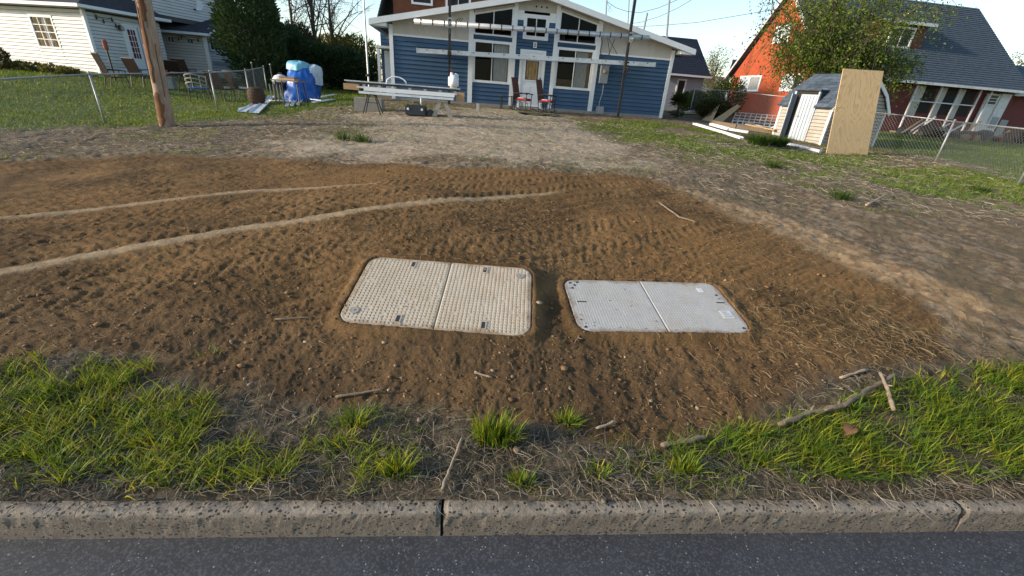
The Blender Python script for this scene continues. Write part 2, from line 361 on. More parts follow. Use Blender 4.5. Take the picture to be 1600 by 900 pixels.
simple('shed_vinyl', (0.40, 0.37, 0.325), (0.34, 0.31, 0.27), 3, 0.7, rnd=0.05, dirt=(0.30, 0.25, 0.19))
simple('shed_door', (0.42, 0.47, 0.53), (0.35, 0.40, 0.46), 3, 0.6, dirt=(0.36, 0.36, 0.36))
simple('grey_wall', (0.33, 0.34, 0.36), (0.29, 0.30, 0.32), 3, 0.7)
simple('far_roof', (0.16, 0.125, 0.10), (0.12, 0.10, 0.085), 3, 0.9)
simple('interior', (0.018, 0.016, 0.015), (0.028, 0.025, 0.022), 1.5, 0.9)
simple('curtain', (0.40, 0.37, 0.32), (0.28, 0.25, 0.21), 4, 0.9, stretch=(8, 8, 1))
simple('curtain_warm', (0.42, 0.30, 0.14), (0.09, 0.055, 0.025), 2.2, 0.9, stretch=(9, 9, 1.4))
simple('door_white', (0.72, 0.74, 0.76), (0.66, 0.68, 0.70), 4, 0.45)
simple('orange_tag', (0.40, 0.08, 0.03), None, 6, 0.7)
simple('lamp_bulb', (0.02, 0.02, 0.02), (0.03, 0.03, 0.03), 5, 0.3)
simple('icicle_bulb', (0.75, 0.72, 0.62), (0.6, 0.57, 0.5), 9, 0.4)
simple('cable', (0.03, 0.03, 0.032), None, 5, 0.6)
simple('pvc_white', (0.68, 0.72, 0.75), (0.60, 0.64, 0.68), 5, 0.4, dirt=(0.42, 0.42, 0.42))
glassmat('glass')
leafmat('grass', trans=0.42)
leafmat('straw', trans=0.15, shift=(1.1, 1.0, 0.8))
leafmat('leaves', trans=0.45)
leafmat('needles', trans=0.15, shift=(1.1, 1.1, 0.6))
leafmat('clods', trans=0.0, rough=0.95)
simple('clay', (0.20, 0.115, 0.06), (0.15, 0.085, 0.045), 20, 0.95, bmp=0.6, bscale=60)

# ------------------------------------------------------------------ terrain height
KA = R(5.1)                                        # kerb heading
KD = np.array([math.cos(KA), math.sin(KA)]); KN = np.array([-math.sin(KA), math.cos(KA)])
K0 = np.array([0.07, 1.21])                        # a point on the kerb's front top edge
CP = np.array([(-12,.15,0),(-8,.5,0),(-4,.9,0),(0,1.25,0),(4,1.6,0),(8,1.95,0),(12,2.3,0),
 (-8,1.4,.03),(-4,1.75,.04),(-1.5,1.95,.045),(1.5,2.1,.045),(4,2.4,.04),(8,2.8,.04),
 (-1.16,2.42,.10),(.15,2.43,.10),(.49,2.54,.10),(1.8,2.72,.10),(-1.2,3.17,.28),(.12,3.16,.28),(.39,3.18,.215),(1.7,3.31,.215),
 (-3.5,3.2,.2),(-7,3.5,.1),(4.5,3.6,.2),(8,4.5,.2),(-3,5,.36),(0,5,.45),(4,5.5,.38),(-7,6,.2),(8,8,.38),
 (-9.5,9.8,.22),(-6,9.5,.38),(0,9.5,.60),(5,10,.55),(-11,12.5,.25),(0,14,.78),(9.5,14.1,.46),(13.6,14.7,.5),(10.7,16.4,.6),
 (-12,17.8,.52),(-8,15,.6),(-5.3,18.1,.93),(0,18.8,.93),(6,19.8,.93),(-18,19.5,.98),(-25,20,1.0),(-16,14,.4),(-22,12,.3),
 (21,26,.95),(15,24,.95),(25,19,.7),(20,13,.5),(15,8,.4),(-15,8,.15),(-16,3,.05),(16,4,.1),(0,27,.97),(-12,26,.9),(-30,36,1.0),(30,36,1.0),(0,40,1.0)], float)
def _k(d2): return d2 * np.log(d2 + 1e-9) * 0.5
def _solve():
    n = len(CP); d2 = ((CP[:, None, :2] - CP[None, :, :2]) ** 2).sum(-1)
    A = np.zeros((n+3, n+3)); A[:n, :n] = _k(d2) + np.eye(n) * 0.05; A[:n, n] = 1; A[:n, n+1:] = CP[:, :2]; A[n, :n] = 1; A[n+1:, :n] = CP[:, :2].T
    return np.linalg.solve(A, np.concatenate([CP[:, 2], np.zeros(3)]))
_W = _solve()
def sstep(a, b, x):
    t = np.clip((x - a) / (b - a), 0, 1); return t * t * (3 - 2 * t)
def zgv(x, y):
    x = np.asarray(x, float); y = np.asarray(y, float); n = len(CP)
    xc = np.clip(x, -28, 28); yc = np.clip(y, .1, 36)
    out = np.zeros(x.shape) + _W[n] + _W[n+1] * xc + _W[n+2] * yc
    for i in range(n): out += _W[i] * _k((xc - CP[i, 0]) ** 2 + (yc - CP[i, 1]) ** 2)
    far = sstep(30, 60, np.hypot(x, y)); return out * (1 - far) + 1.0 * far
def zg(x, y): return float(zgv(np.array([x]), np.array([y]))[0])
def ray(px, py): return FW + RT * ((px - 800) / F_PX) + UP * ((450 - py) / F_PX)
def at(px, py, Y):
    """the point seen at a pixel of the survey photo, at forward distance Y"""
    d = ray(px, py); return CAM + d * (Y / d.y)
def G(px, py, dz=0.0):
    """the ground point seen at a pixel of the survey photo"""
    d = ray(px, py); t = np.concatenate([np.linspace(0.9, 12, 400), np.linspace(12.03, 45, 500)])
    X = CAM.x + d.x * t / d.y; Yv = t; Z = CAM.z + d.z * t / d.y
    k = np.nonzero(Z < zgv(X, Yv) + dz)[0]
    i = k[0] if len(k) else len(t) - 1
    return Vector((X[i], Yv[i], zg(X[i], Yv[i])))

# ------------------------------------------------------------------ noise for terrain relief
def _h(ix, iy, s):
    n = (ix.astype(np.int64) * 374761393 + iy.astype(np.int64) * 668265263 + s * 1274126177) & 0x7fffffff
    n = ((n ^ (n >> 13)) * 1103515245 + 12345) & 0x7fffffff
    n = ((n ^ (n >> 15)) * 1597334677) & 0x7fffffff
    return (n & 0xffffff) / float(0xffffff)
def vnoise(x, y, s=0):
    ix = np.floor(x); iy = np.floor(y); fx = x - ix; fy = y - iy; ix = ix.astype(np.int64); iy = iy.astype(np.int64)
    fx = fx*fx*fx*(fx*(fx*6-15)+10); fy = fy*fy*fy*(fy*(fy*6-15)+10)
    a = _h(ix, iy, s); b = _h(ix+1, iy, s); c = _h(ix, iy+1, s); d = _h(ix+1, iy+1, s)
    return (a*(1-fx)+b*fx)*(1-fy) + (c*(1-fx)+d*fx)*fy
def fbm(x, y, o=4, s=0, g=0.5):
    t = 0; a = 1; w = 0
    for i in range(o):
        t = t + a * vnoise(x, y, s+i*17); w += a; a *= g; x = x*2.03 + 11.3; y = y*1.97 + 5.7
    return t / w
def poly_sd(P, x, y):
    """signed distance to a ground outline, positive inside"""
    P = np.array(P, float); inside = np.zeros(x.shape, bool); d = np.full(x.shape, 1e9)
    for i in range(len(P)):
        ax, ay = P[i]; bx, by = P[(i+1) % len(P)]; ex, ey = bx-ax, by-ay
        t = np.clip(((x-ax)*ex + (y-ay)*ey) / (ex*ex+ey*ey+1e-12), 0, 1)
        d = np.minimum(d, np.hypot(x-ax-t*ex, y-ay-t*ey))
        cr = ((ay > y) != (by > y)) & (x < (bx-ax)*(y-ay)/(by-ay+1e-12)+ax); inside ^= cr
    return np.where(inside, d, -d)
def line_st(P, x, y):
    """signed side distance and distance along a track"""
    P = np.array(P, float); best = np.full(x.shape, 1e9); sd = np.zeros(x.shape); st = np.zeros(x.shape); L = 0
    for i in range(len(P)-1):
        ax, ay = P[i]; bx, by = P[i+1]; ex, ey = bx-ax, by-ay; l = math.hypot(ex, ey)
        t = ((x-ax)*ex + (y-ay)*ey) / (l*l)
        tc = np.clip(t, 0 if i else -6, 1 if i < len(P)-2 else 6)
        d = np.hypot(x-ax-tc*ex, y-ay-tc*ey); k = d < best
        best = np.where(k, d, best); sd = np.where(k, ((ex*(y-ay)-ey*(x-ax))/l), sd); st = np.where(k, L+tc*l, st); L += l
    return sd, st, L

SOIL=[(-9.5,5.2),(-7.24,5.82),(-6.81,6.41),(-5.93,6.77),(-4.13,6.69),(-2.43,6.44),(-1.08,6.35),(0.65,6.71),(2.03,7.05),(2.25,6.07),(2.98,4.96),(3.39,4.07),(3.67,3.52),(3.45,2.99),(3.17,2.65),(2.36,2.35),(1.75,2.01),(1.1,1.79),(0.7,1.57),(0.39,1.71),(0.06,1.68),(-0.6,1.65),(-0.99,1.57),(-1.3,1.65),(-1.55,1.85),(-1.75,1.98),(-2.25,1.96),(-2.58,1.85),(-4.2,1.6),(-9,1.2)]
SANDY=[(-5.64,13.22),(-3.37,15.2),(-1.3,17.2),(1.32,17),(2.03,12.96),(2.4,9.97),(2.06,7.63),(0.89,7.13),(-1.19,7.02),(-2.66,7.05),(-4.1,6.99),(-4.59,8.33),(-3.75,10.08)]
PALE=[(2.17,6.6),(2.46,6.44),(2.92,5.71),(3.44,5.24),(3.7,4.54),(4.02,3.96),(4.11,3.63),(4.2,3.35),(3.58,3.01),(3.53,3.35),(3.26,3.88),(2.97,4.38),(2.62,5.02)]
LAWNL=[(-30,12),(-30,22),(-18.45,26.96),(-17.12,33.11),(-11.09,30.4),(-5.9,17.6),(-6.0,14.5),(-6.9,13.2),(-7.94,11.25),(-8.69,10.33),(-9.72,9.5),(-10.62,8.8),(-14,7.6),(-30,6)]
GR1=[(1.79,14.94),(3.97,17.78),(5.96,18.6),(7.59,16.5),(9.08,14.15),(11.64,14.54),(9.14,11.69),(6.17,9.83),(4.73,10.53),(3.27,10.22),(2.21,10.86)]
GR2=[(6.88,13.35),(8.51,12.56),(11.35,13.15),(14.5,12.69),(13.5,10.2),(8.63,7.38),(7.62,7.49),(6.58,7.6),(5.19,7.22),(5.54,8.33)]
LAWNR=[(16,24),(40,36),(45,20),(20,9),(14.6,11.2),(13.9,14.7),(12.8,18.5)]
VGL=[(-6,1.5),(-3.07,1.85),(-2.57,1.85),(-2.38,1.9),(-2.19,1.98),(-2.1,2.1),(-1.78,2.04),(-1.6,1.9),(-1.43,1.73),(-1.18,1.62),(-0.9,1.57),(-0.56,1.51),(-0.41,1.43),(-0.38,1.29),(-1.03,1.23),(-2.17,1.09),(-6,.75)]
VGR=[(0.85,1.65),(1.21,1.82),(1.73,1.98),(2.49,2.29),(3.0,2.46),(3.5,2.6),(4.26,2.79),(7,3.3),(7,1.95),(3.01,1.63),(2.3,1.55),(1.89,1.48),(1.42,1.43),(1.17,1.54),(0.87,1.48)]
TR1=[(-7.0,2.6),(-5.08,3.6),(-4.87,3.74),(-4.47,3.96),(-4.06,4.24),(-3.63,4.57),(-3.07,4.85),(-2.4,5.05),(-1.47,5.35)]
TR2=[(-5.2,1.9),(-3.88,2.6),(-3.79,2.70),(-3.49,2.94),(-3.17,3.18),(-2.83,3.46),(-2.42,3.74),(-1.94,4.02),(-1.4,4.32),(-0.79,4.66),(-0.09,5.1),(0.65,5.57)]

# the two lids: corner, x axis, y axis (along the slope), width, depth
def frame(o, ex, ey):
    ex = Vector(ex).normalized(); ey = Vector(ey); ey = (ey - ex * ey.dot(ex)).normalized()
    return Matrix.Translation(o) @ Matrix((ex, ey, ex.cross(ey))).transposed().to_4x4()
LIDS = [(frame((-1.155, 2.42, .118), (1.31, 0, 0), (-.03, .745, .18)), 1.305, .775),
        (frame((.485, 2.545, .115), (1.31, .17, 0), (-.1, .62, .11)), 1.315, .645)]
def lid_local(i, x, y, z):
    Mi = np.array(LIDS[i][0].inverted()); P = np.stack([x, y, z, np.ones_like(x)]); return np.tensordot(Mi, P, 1)
def rrect(x, y, w, d, r):
    qx = np.abs(x - w/2) - (w/2 - r); qy = np.abs(y - d/2) - (d/2 - r)
    return np.hypot(np.maximum(qx, 0), np.maximum(qy, 0)) + np.minimum(np.maximum(qx, qy), 0) - r

def relief(x, y):
    """height and cover of the ground at x, y (world metres)"""
    z = zgv(x, y)
    k = (x-K0[0])*KN[0] + (y-K0[1])*KN[1]                       # distance behind the kerb face
    wob = (fbm(x*1.7, y*1.7, 4, 3) - .5)
    soil = sstep(-.05, .09, poly_sd(SOIL, x, y) + wob*.45 + (fbm(x*9, y*9, 2, 91)-.5)*.10)
    sandy = sstep(-.5, .7, poly_sd(SANDY, x, y) + wob*2.2)
    pale = sstep(-.05, .18, poly_sd(PALE, x, y) + wob*.5)
    lawn = np.maximum(sstep(-.4, .5, poly_sd(LAWNL, x, y) + wob*1.6), sstep(-.5, .6, poly_sd(LAWNR, x, y) + wob*1.2))
    patch = sstep(.36, .54, fbm(x*.9+3, y*.9, 4, 40))
    turf = np.maximum(sstep(-.4, .6, poly_sd(GR1, x, y) + wob*2.0), sstep(-.4, .6, poly_sd(GR2, x, y) + wob*2.0)) * patch
    verge = sstep(1.5, .9, k - .35*(wob)) * (1-soil)
    vg = np.maximum(sstep(-.05, .12, poly_sd(VGL, x, y) + wob*.35), sstep(-.03, .1, poly_sd(VGR, x, y) + wob*.25))
    far = sstep(25, 34, np.hypot(x, y))
    # relief
    s1, t1, L1 = line_st(TR1, x, y); s2, t2, L2 = line_st(TR2, x, y)
    dist = np.hypot(x, y)
    fine = sstep(9, 4, dist)
    h = (fbm(x*.8, y*.8, 4, 7)-.5)*.07*sstep(.1, .8, k)
    wx = x + .12*(fbm(x*3, y*3, 3, 61)-.5); wy = y + .12*(fbm(x*3+9, y*3, 3, 62)-.5)
    # crumbly soil: lugs pressed along the wheel direction
    su = s2 + .05*(fbm(x*2.5, y*2.5, 3, 63)-.5); lug = np.abs(fbm(su*11, t2*1.4, 3, 21)-.5)*2
    cross = np.sin((t2*1.0 + np.abs(((su/.42) % 1.0)-.5)*.30)*2*np.pi/.115 + 4*fbm(x*4, y*4, 2, 67))
    tread = sstep(.30, .62, fbm(su*1.4+5, t2*.35, 3, 71))
    band = np.sin(su*2*np.pi/.21 + 3*fbm(x*1.2, y*1.2, 3, 68))
    crumb = fbm(wx*11, wy*11, 5, 31, .62)-.5
    clod = np.maximum(fbm(wx*26, wy*26, 3, 33)-.52, 0)
    nearband = sstep(2.75, 2.25, y - .1*x) 
    rake = np.sin(x*2*np.pi/.17 + 5*fbm(x*1.5, y*.6, 3, 69))*.010 * nearband
    upper = 1 - nearband
    micro = (fbm(wx*34, wy*34, 3, 35)-.5)*.014*fine
    hs = crumb*.010*(.4+1.4*sstep(.35, .65, fbm(x*1.3+2, y*1.3, 3, 88))) + clod*.016*fine + micro + rake*.3 + upper*(-.017*lug - .015*np.abs(fbm(su*24+3, t2*2.2, 3, 22)-.5)*2 + .0042*cross*tread + .003*band)
    # two smooth wheel ruts squeezed pale and flat
    def rut(s, t, L, w):
        ww = w*(.55+.45*sstep(L+.1, L-1.8, t)) ; m = sstep(ww*1.4, ww*.45, np.abs(s + .012*(fbm(x*2, y*2, 3, 77)-.5)) + .075*(fbm(x*17, y*17, 4, 78, .6)-.42)); end = sstep(L+.05, L-.5, t)
        return m*end, np.exp(-((s-ww*1.5)/.05)**2)*end
    r1, b1 = rut(s1, t1, L1, .075); r2, b2 = rut(s2, t2, L2, .088)
    ru = np.maximum(r1, r2)
    hs = hs*(1-.7*ru) + ru*.000 - .012*np.maximum(b1, b2)
    # thatch and turf: low tufty lumps
    ht = (fbm(x*5, y*5, 5, 51, .6)-.5)*.055 + (fbm(x*16, y*16, 3, 53)-.5)*.03
    ht = ht*np.clip(.35+.65*sstep(.15, .8, k), 0, 1)
    h = h + soil*hs + (1-soil)*ht*(1-.4*sandy)
    z = z + h*(1-far)
    e = sstep(.05, .34, k); z = z*e + (1-e)*(.010 + .10*np.maximum(k-.05, 0)+.022*(fbm(x*8, y*8, 3, 55)-.25))
    # lids bed into the soil
    for i, (Mx, w, d) in enumerate(LIDS):
        q = lid_local(i, x, y, z); sd = rrect(q[0], q[1], w, d, .11)
        pz = Mx.translation.z + (Mx.col[0].z*q[0] + Mx.col[1].z*q[1])
        rim = sstep(.12, .0, sd)
        z = z*(1-rim) + rim*(pz + .008 + .018*np.exp(-((sd-.05)/.035)**2)*(.2+1.4*fbm(x*14, y*14, 3, 81)) + (crumb*.035)*sstep(.0, .1, sd))
        z = np.where(sd < .004, pz - .03, z)
    # cover colours (what the ground is made of)
    n1 = fbm(x*2.2, y*2.2, 4, 101)[..., None]; n2 = fbm(x*14, y*14, 4, 103, .6)[..., None]; n3 = fbm(x*.5+4, y*.5, 3, 105)[..., None]
    def mix(a, b, t): return a*(1-t) + b*t
    A = lambda *c: np.array(c)
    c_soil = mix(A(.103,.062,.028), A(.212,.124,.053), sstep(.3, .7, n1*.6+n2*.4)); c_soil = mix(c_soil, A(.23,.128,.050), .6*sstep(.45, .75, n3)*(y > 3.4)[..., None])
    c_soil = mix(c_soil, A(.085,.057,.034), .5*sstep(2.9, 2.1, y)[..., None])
    c_rut = A(.335,.25,.155)*(.6+.8*n2)
    c_pale = mix(A(.37,.26,.15), A(.24,.155,.085), sstep(.35, .7, n2))
    c_sand = mix(A(.42,.34,.245), A(.30,.235,.16), sstep(.35, .65, n2*.6+n1*.4))
    c_th = mix(A(.255,.195,.13), A(.14,.10,.062), sstep(.35, .65, n2)); c_th = mix(c_th, A(.155,.118,.07), sstep(.45, .7, n1))
    c_gr = mix(A(.075,.125,.026), A(.12,.145,.042), sstep(.35, .7, n2))
    c_vg = mix(A(.085,.066,.044), A(.15,.118,.08), sstep(.35, .7, n2))
    E3 = lambda m: m[..., None]
    c = mix(c_th, c_sand, E3(sandy)); c = mix(c, c_gr, E3(np.maximum(lawn*.9, turf*.75)*(1-.5*sandy)))
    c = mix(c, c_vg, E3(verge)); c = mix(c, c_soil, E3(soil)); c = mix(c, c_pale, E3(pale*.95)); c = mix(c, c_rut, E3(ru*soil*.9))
    c = mix(c, A(.05,.075,.025), E3(far))
    thin = (1-soil)*(1-.8*sandy)*(1-verge)*sstep(.42, .62, fbm(x*.55+20, y*.55, 4, 141))
    return z, c, dict(thin=thin, soil=soil, lawn=lawn, turf=turf, verge=verge, vg=vg, sandy=sandy, k=k, ru=ru)

# polar sheet: fine where it is near, reaching the horizon
NA, NR = 900, 620
ang = np.concatenate([R(1)*np.linspace(-86, -59, 14)[:-1], np.linspace(R(-59), R(59), NA), R(1)*np.linspace(59, 86, 14)[1:]])
tt = np.linspace(0, 1, NR)
dirx, diry = np.sin(ang), np.cos(ang)
r0 = ((K0+KN*.048) @ KN) / (dirx*KN[0] + diry*KN[1])
r0 = np.clip(r0, .8, 14)
rr = r0[None, :] * (38.0 / r0[None, :]) ** tt[:, None]
rr = np.concatenate([rr, np.array([48, 70, 110, 180, 320, 600, 1400])[:, None] * np.ones((1, len(ang)))])
gx = rr*dirx[None, :]; gy = rr*diry[None, :]
gz, gc, _ = relief(gx, gy)
nr, na = gx.shape
idx = np.arange(nr*na).reshape(nr, na)
quads = np.stack([idx[:-1, :-1], idx[:-1, 1:], idx[1:, 1:], idx[1:, :-1]], -1).reshape(-1, 4)
ground = struct(np_mesh('ground', np.stack([gx, gy, gz], -1).reshape(-1, 3), quads, 'terrain', col=gc.reshape(-1, 3), smooth=True))

# road: a long asphalt sheet with a slight crown, and the land on its far side
mb = MB(); 
def kp(s, k, z): return (K0[0]+KD[0]*s+KN[0]*k, K0[1]+KD[1]*s+KN[1]*k, z)
ss = [-300, -60, -12, -4, 0, 4, 12, 60, 300]
kk = [(0.03, -.142), (-.25, -.138), (-3.4, -.08), (-6.8, -.14)]
for i in range(len(ss)-1):
    for j in range(len(kk)-1):
        mb.quad(kp(ss[i], *kk[j+1]), kp(ss[i+1], *kk[j+1]), kp(ss[i+1], *kk[j]), kp(ss[i], *kk[j]))
struct(mb.build('road', 'asphalt'))
vb = []; 
mb = MB().quad(kp(-300, -700, -.05), kp(300, -700, -.05), kp(300, -6.8, -.05), kp(-300, -6.8, -.05))
o = mb.build('far_verge', None); struct(o); simple('far_land', (.07, .10, .03), (.11, .12, .05), 3, .95); o.data.materials.append(MAT['far_land'])

# kerb: cast lengths with open joints, rounded nose
kerb = bpy.data.objects.new('kerb', None); COL.objects.link(kerb); struct(kerb); kerb.location = (K0[0], K0[1], 0); kerb.rotation_euler = (0, 0, KA)
joints = [-12.5, -9.6, -6.75, -3.3, -.29, 2.11, 4.9, 8.0, 11.2]
for i in range(len(joints)-1):
    a, b = joints[i]+.006, joints[i+1]-.006
    n = max(8, int((b-a)/.02)) if (b > -3.5 and a < 3.5) else 12
    prof = [(-.004, -.30), (-.004, -.14), (-.002, -.09), (.0, -.05), (.002, -.025), (.005, -.012), (.013, -.004), (.026, -.001), (.05, .001), (.075, .003), (.12, .004), (.15, .0), (.152, -.3)]
    xs = np.linspace(a, b, n+1); V = []
    for q, xx in enumerate(xs):
        e = .012 if q in (0, n) else 0
        for (pk, pz) in prof:
            w1 = (vnoise(np.array([xx*9.]), np.array([pk*30+pz*25.]), 5+i)[0]-.5); w2 = (vnoise(np.array([xx*30.]), np.array([pk*60+pz*60.]), 9+i)[0]-.5)
            low = 1 if pz > -.1 else .35
            V.append((xx, pk - (w1*.004+w2*.006)*low + (e if pz > -.06 and pk < .03 else 0), pz + (w1*.003+w2*.004)*low*(pz > -.06) - (e*.6 if pz > -.03 else 0)))
    m_ = len(prof); Fq = [(q*m_+j, (q+1)*m_+j, (q+1)*m_+j+1, q*m_+j+1) for q in range(n) for j in range(m_-1)]
    Fq += [tuple(range(m_)), tuple(n*m_+j for j in range(m_))[::-1]]
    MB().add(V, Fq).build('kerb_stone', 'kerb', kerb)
MB().box(joints[0], joints[-1], .03, .12, -.3, -.035).build('joint_mortar', 'rubber_dark', kerb)

# ------------------------------------------------------------------ utility lids
def rr_half(x0, x1, d, r, left, n=7):
    """outline of half a lid: rounded on one side"""
    P = []
    if left:
        for i in range(n+1): t = math.pi*(1+.5*i/n); P.append((x0+r+r*math.cos(t), r+r*math.sin(t)))
        P += [(x1, 0), (x1, d)]
        for i in range(n+1): t = math.pi*(.5+.5*i/n); P.append((x0+r+r*math.cos(t), d-r+r*math.sin(t)))
    else:
        P += [(x0, 0)]
        for i in range(n+1): t = math.pi*(1.5+.5*i/n); P.append((x1-r+r*math.cos(t), r+r*math.sin(t)))
        for i in range(n+1): t = math.pi*(.5*i/n); P.append((x1-r+r*math.cos(t), d-r+r*math.sin(t)))
        P += [(x0, d)]
    return P
def make_lid(i, label, mat, waffle):
    Mx, w, d = LIDS[i]
    root = thing('utility_lid', label, 'vault cover', group=None); root.matrix_world = Mx  # the ground lid alone; no vault chamber is built under it
    mid = w*.5; r = .105
    for left in (True, False):
        P = rr_half(0, mid-.0022, d, r, True) if left else rr_half(mid+.0022, w, d, r, False)
        b = MB(); n = len(P); cxx = sum(p[0] for p in P)/n
        def inset(q, e): 
            x, y = P[q]; return (x + (e if x < cxx else -e)*min(1, abs(x-cxx)/.1), y + (e if y < d/2 else -e))
        lo = [(x, y, -.05) for x, y in P]; up = [(x, y, .004) for x, y in P]; tp = [(*inset(q, .007), .010) for q in range(n)]
        b.add(lo + up + tp, [(q, (q+1) % n, n+(q+1) % n, n+q) for q in range(n)] + [(n+q, n+(q+1) % n, 2*n+(q+1) % n, 2*n+q) for q in range(n)] + [tuple(range(2*n, 3*n))])
        half = b.build('lid_panel', mat, root)
        # raised tread
        tb = MB(); px_, e = (.0285, .0075) if waffle else (.021, .0045); hgt = .0045 if waffle else .0018
        x = px_*.9 if left else mid + px_*.7
        while x < (mid-.012 if left else w-.015):
            y = px_*.9
            while y < d-.015:
                dd = float(rrect(np.array([x]), np.array([y]), w, d, r)[0])
                if dd < -.022 and random.random() > .03:
                    jx = random.uniform(-.0012, .0012); jh = hgt*random.uniform(.6, 1.15); ex = px_*.5-.0035; 
                    tb.add([(x+jx-ex, y-ex, .0098), (x+jx+ex, y-ex, .0098), (x+jx+ex, y+ex, .0098), (x+jx-ex, y+ex, .0098),
                            (x+jx-ex+.004, y-ex+.004, .0098+jh), (x+jx+ex-.004, y-ex+.004, .0098+jh), (x+jx+ex-.004, y+ex-.004, .0098+jh), (x+jx-ex+.004, y+ex-.004, .0098+jh)],
                           [(4,5,6,7),(0,1,5,4),(1,2,6,5),(2,3,7,6),(3,0,4,7)])
                y += px_
            x += px_
        tag(tb.build('tread_pattern', mat, half), kind='stuff')
    return root
l1 = make_lid(0, 'tan waffle-textured utility lid in two halves, the larger one set in brown soil', 'lid_tan', True)
l2 = make_lid(1, 'pale grey smoother utility lid in two halves, right of the tan lid', 'lid_grey', False)
for (x, y) in ((.40, .07), (.98, .07), (.36, .70), (.93, .70)):
    MB().box(x-.012, x+.012, y-.030, y+.030, .0085, .0146).build('lift_slot', 'rubber_dark', l1)
    fr = MB()
    for a in (-1, 1): fr.box(x+a*.0175-.004, x+a*.0175+.004, y-.039, y+.039, .009, .0165); fr.box(x-.0215, x+.0215, y+a*.0365-.004, y+a*.0365+.004, .009, .0168)
    fr.build('slot_rim', 'lid_tan', l1)
for (x, y) in ((.085, .12), (1.21, .655)):
    MB().lathe([(.034, .008), (.034, .0165), (.028, .0175), (.022, .0165), (.0, .0165)], (x, y, 0), 18).build('bolt_boss', 'stone_pale', l1)
    MB().lathe([(.009, .012), (.009, .0185), (.007, .019), (0, .019)], (x, y, 0), 8).build('bolt', 'galvanised', l1)
for (x, y) in ((.095, .34), (1.235, .36)):
    MB().box(x-.036, x+.036, y-.006, y+.006, .0085, .0125).build('lift_slot', 'rubber_dark', l2)
MB().box(1.165, 1.255, .16, .255, .009, .0128).build('id_plate', 'white_worn', l2)
for k in range(3): MB().box(1.18, 1.24-.01*k, .182+.025*k, .190+.025*k, .0125, .0134).build('embossed_line', 'meter_grey', l2)
MB().box(1.12, 1.165, .50, .555, .009, .0128).build('id_plate', 'white_worn', l2)
for (x, y) in ((.06, .045), (.055, .59), (.085, .56), (.115, .60), (.06, .52), (1.26, .05), (1.25, .46)):
    MB().lathe([(.011, .006), (.011, .0125), (0, .0125)], (x, y, 0), 10).build('bolt_hole', 'rubber_dark', l2)

# ------------------------------------------------------------------ grass, straw, clods
rng = np.random.default_rng(11)
def blades(name, x, y, h, w, col, mat='grass', segs=3, lean=.6, parent=None, z=None, heading=None, tipcol=None):
    n = len(x); z = relief(x, y)[0] - .006 if z is None else z
    a = rng.uniform(0, 2*np.pi, n) if heading is None else heading
    ln = np.abs(rng.normal(lean, .28, n)); fx, fy = np.cos(a), np.sin(a); sx, sy = -fy, fx
    V = []; C = []
    ts = np.linspace(0, 1, segs+1)
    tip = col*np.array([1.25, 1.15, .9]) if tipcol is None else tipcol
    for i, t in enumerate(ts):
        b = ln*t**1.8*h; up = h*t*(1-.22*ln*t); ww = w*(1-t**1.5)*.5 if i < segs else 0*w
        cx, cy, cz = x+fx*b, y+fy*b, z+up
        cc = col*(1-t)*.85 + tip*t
        if i < segs:
            V += [np.stack([cx-sx*ww, cy-sy*ww, cz], -1), np.stack([cx+sx*ww, cy+sy*ww, cz], -1)]; C += [cc, cc]
        else: V += [np.stack([cx, cy, cz], -1)]; C += [cc]
    m_ = len(V); V = np.stack(V, 1).reshape(-1, 3); C = np.stack(C, 1).reshape(-1, 3)
    T = []
    for i in range(segs):
        j = 2*i
        T += [(j, j+1, j+2)] if i == segs-1 else [(j, j+1, j+3), (j, j+3, j+2)]
    T = (np.arange(n)[:, None, None]*m_ + np.array(T)[None]).reshape(-1, 3)
    return np_mesh(name, V, T, mat, parent, C)
def scatter(x0, x1, y0, y1, n): return rng.uniform(x0, x1, n), rng.uniform(y0, y1, n)
def pal(n, *cols, p=None):
    c = np.array(cols)[rng.choice(len(cols), n, p=p)]; return c*rng.uniform(.75, 1.25, (n, 1))
GREENS = ((.065,.135,.013), (.125,.205,.016), (.23,.275,.020), (.38,.34,.028))

def tuftcol(n, per, p):
    base = np.repeat(np.array(GREENS)[rng.choice(4, n, p=p)], per, 0); return (base*.6+np.array(GREENS)[rng.choice(4, n*per, p=p)]*.4)*rng.uniform(.7, 1.3, (n*per, 1))
# tufty verge grass, clumped round seed points
def clump(seeds_x, seeds_y, per, spread, rng_=rng):
    x = np.repeat(seeds_x, per) + rng_.normal(0, spread, len(seeds_x)*per)
    y = np.repeat(seeds_y, per) + rng_.normal(0, spread, len(seeds_y)*per); return x, y
# left verge
sx_, sy_ = scatter(-3.6, -.2, .95, 2.2, 3600)
m_ = relief(sx_, sy_)[2]; dens = m_['vg']*sstep(.465, .56, fbm(sx_*3.8+1, sy_*3.8, 3, 201))*(m_['k'] > .09)*(1-.8*m_['soil'])
kp_ = rng.random(3600) < dens*.8; sx_, sy_ = sx_[kp_], sy_[kp_]
x, y = clump(sx_, sy_, 12, .024); hh = rng.uniform(.04, .105, len(x))*np.repeat(rng.uniform(.5, 1.3, len(sx_)), 12)
tag(blades('verge_grass', x, y, hh, rng.uniform(.0042, .0082, len(x)), tuftcol(len(sx_), 12, (.22, .33, .30, .15)), segs=3, lean=.85), 'short yellow-green tufted grass on the verge left of the tuft by the stick', 'grass', kind='stuff')
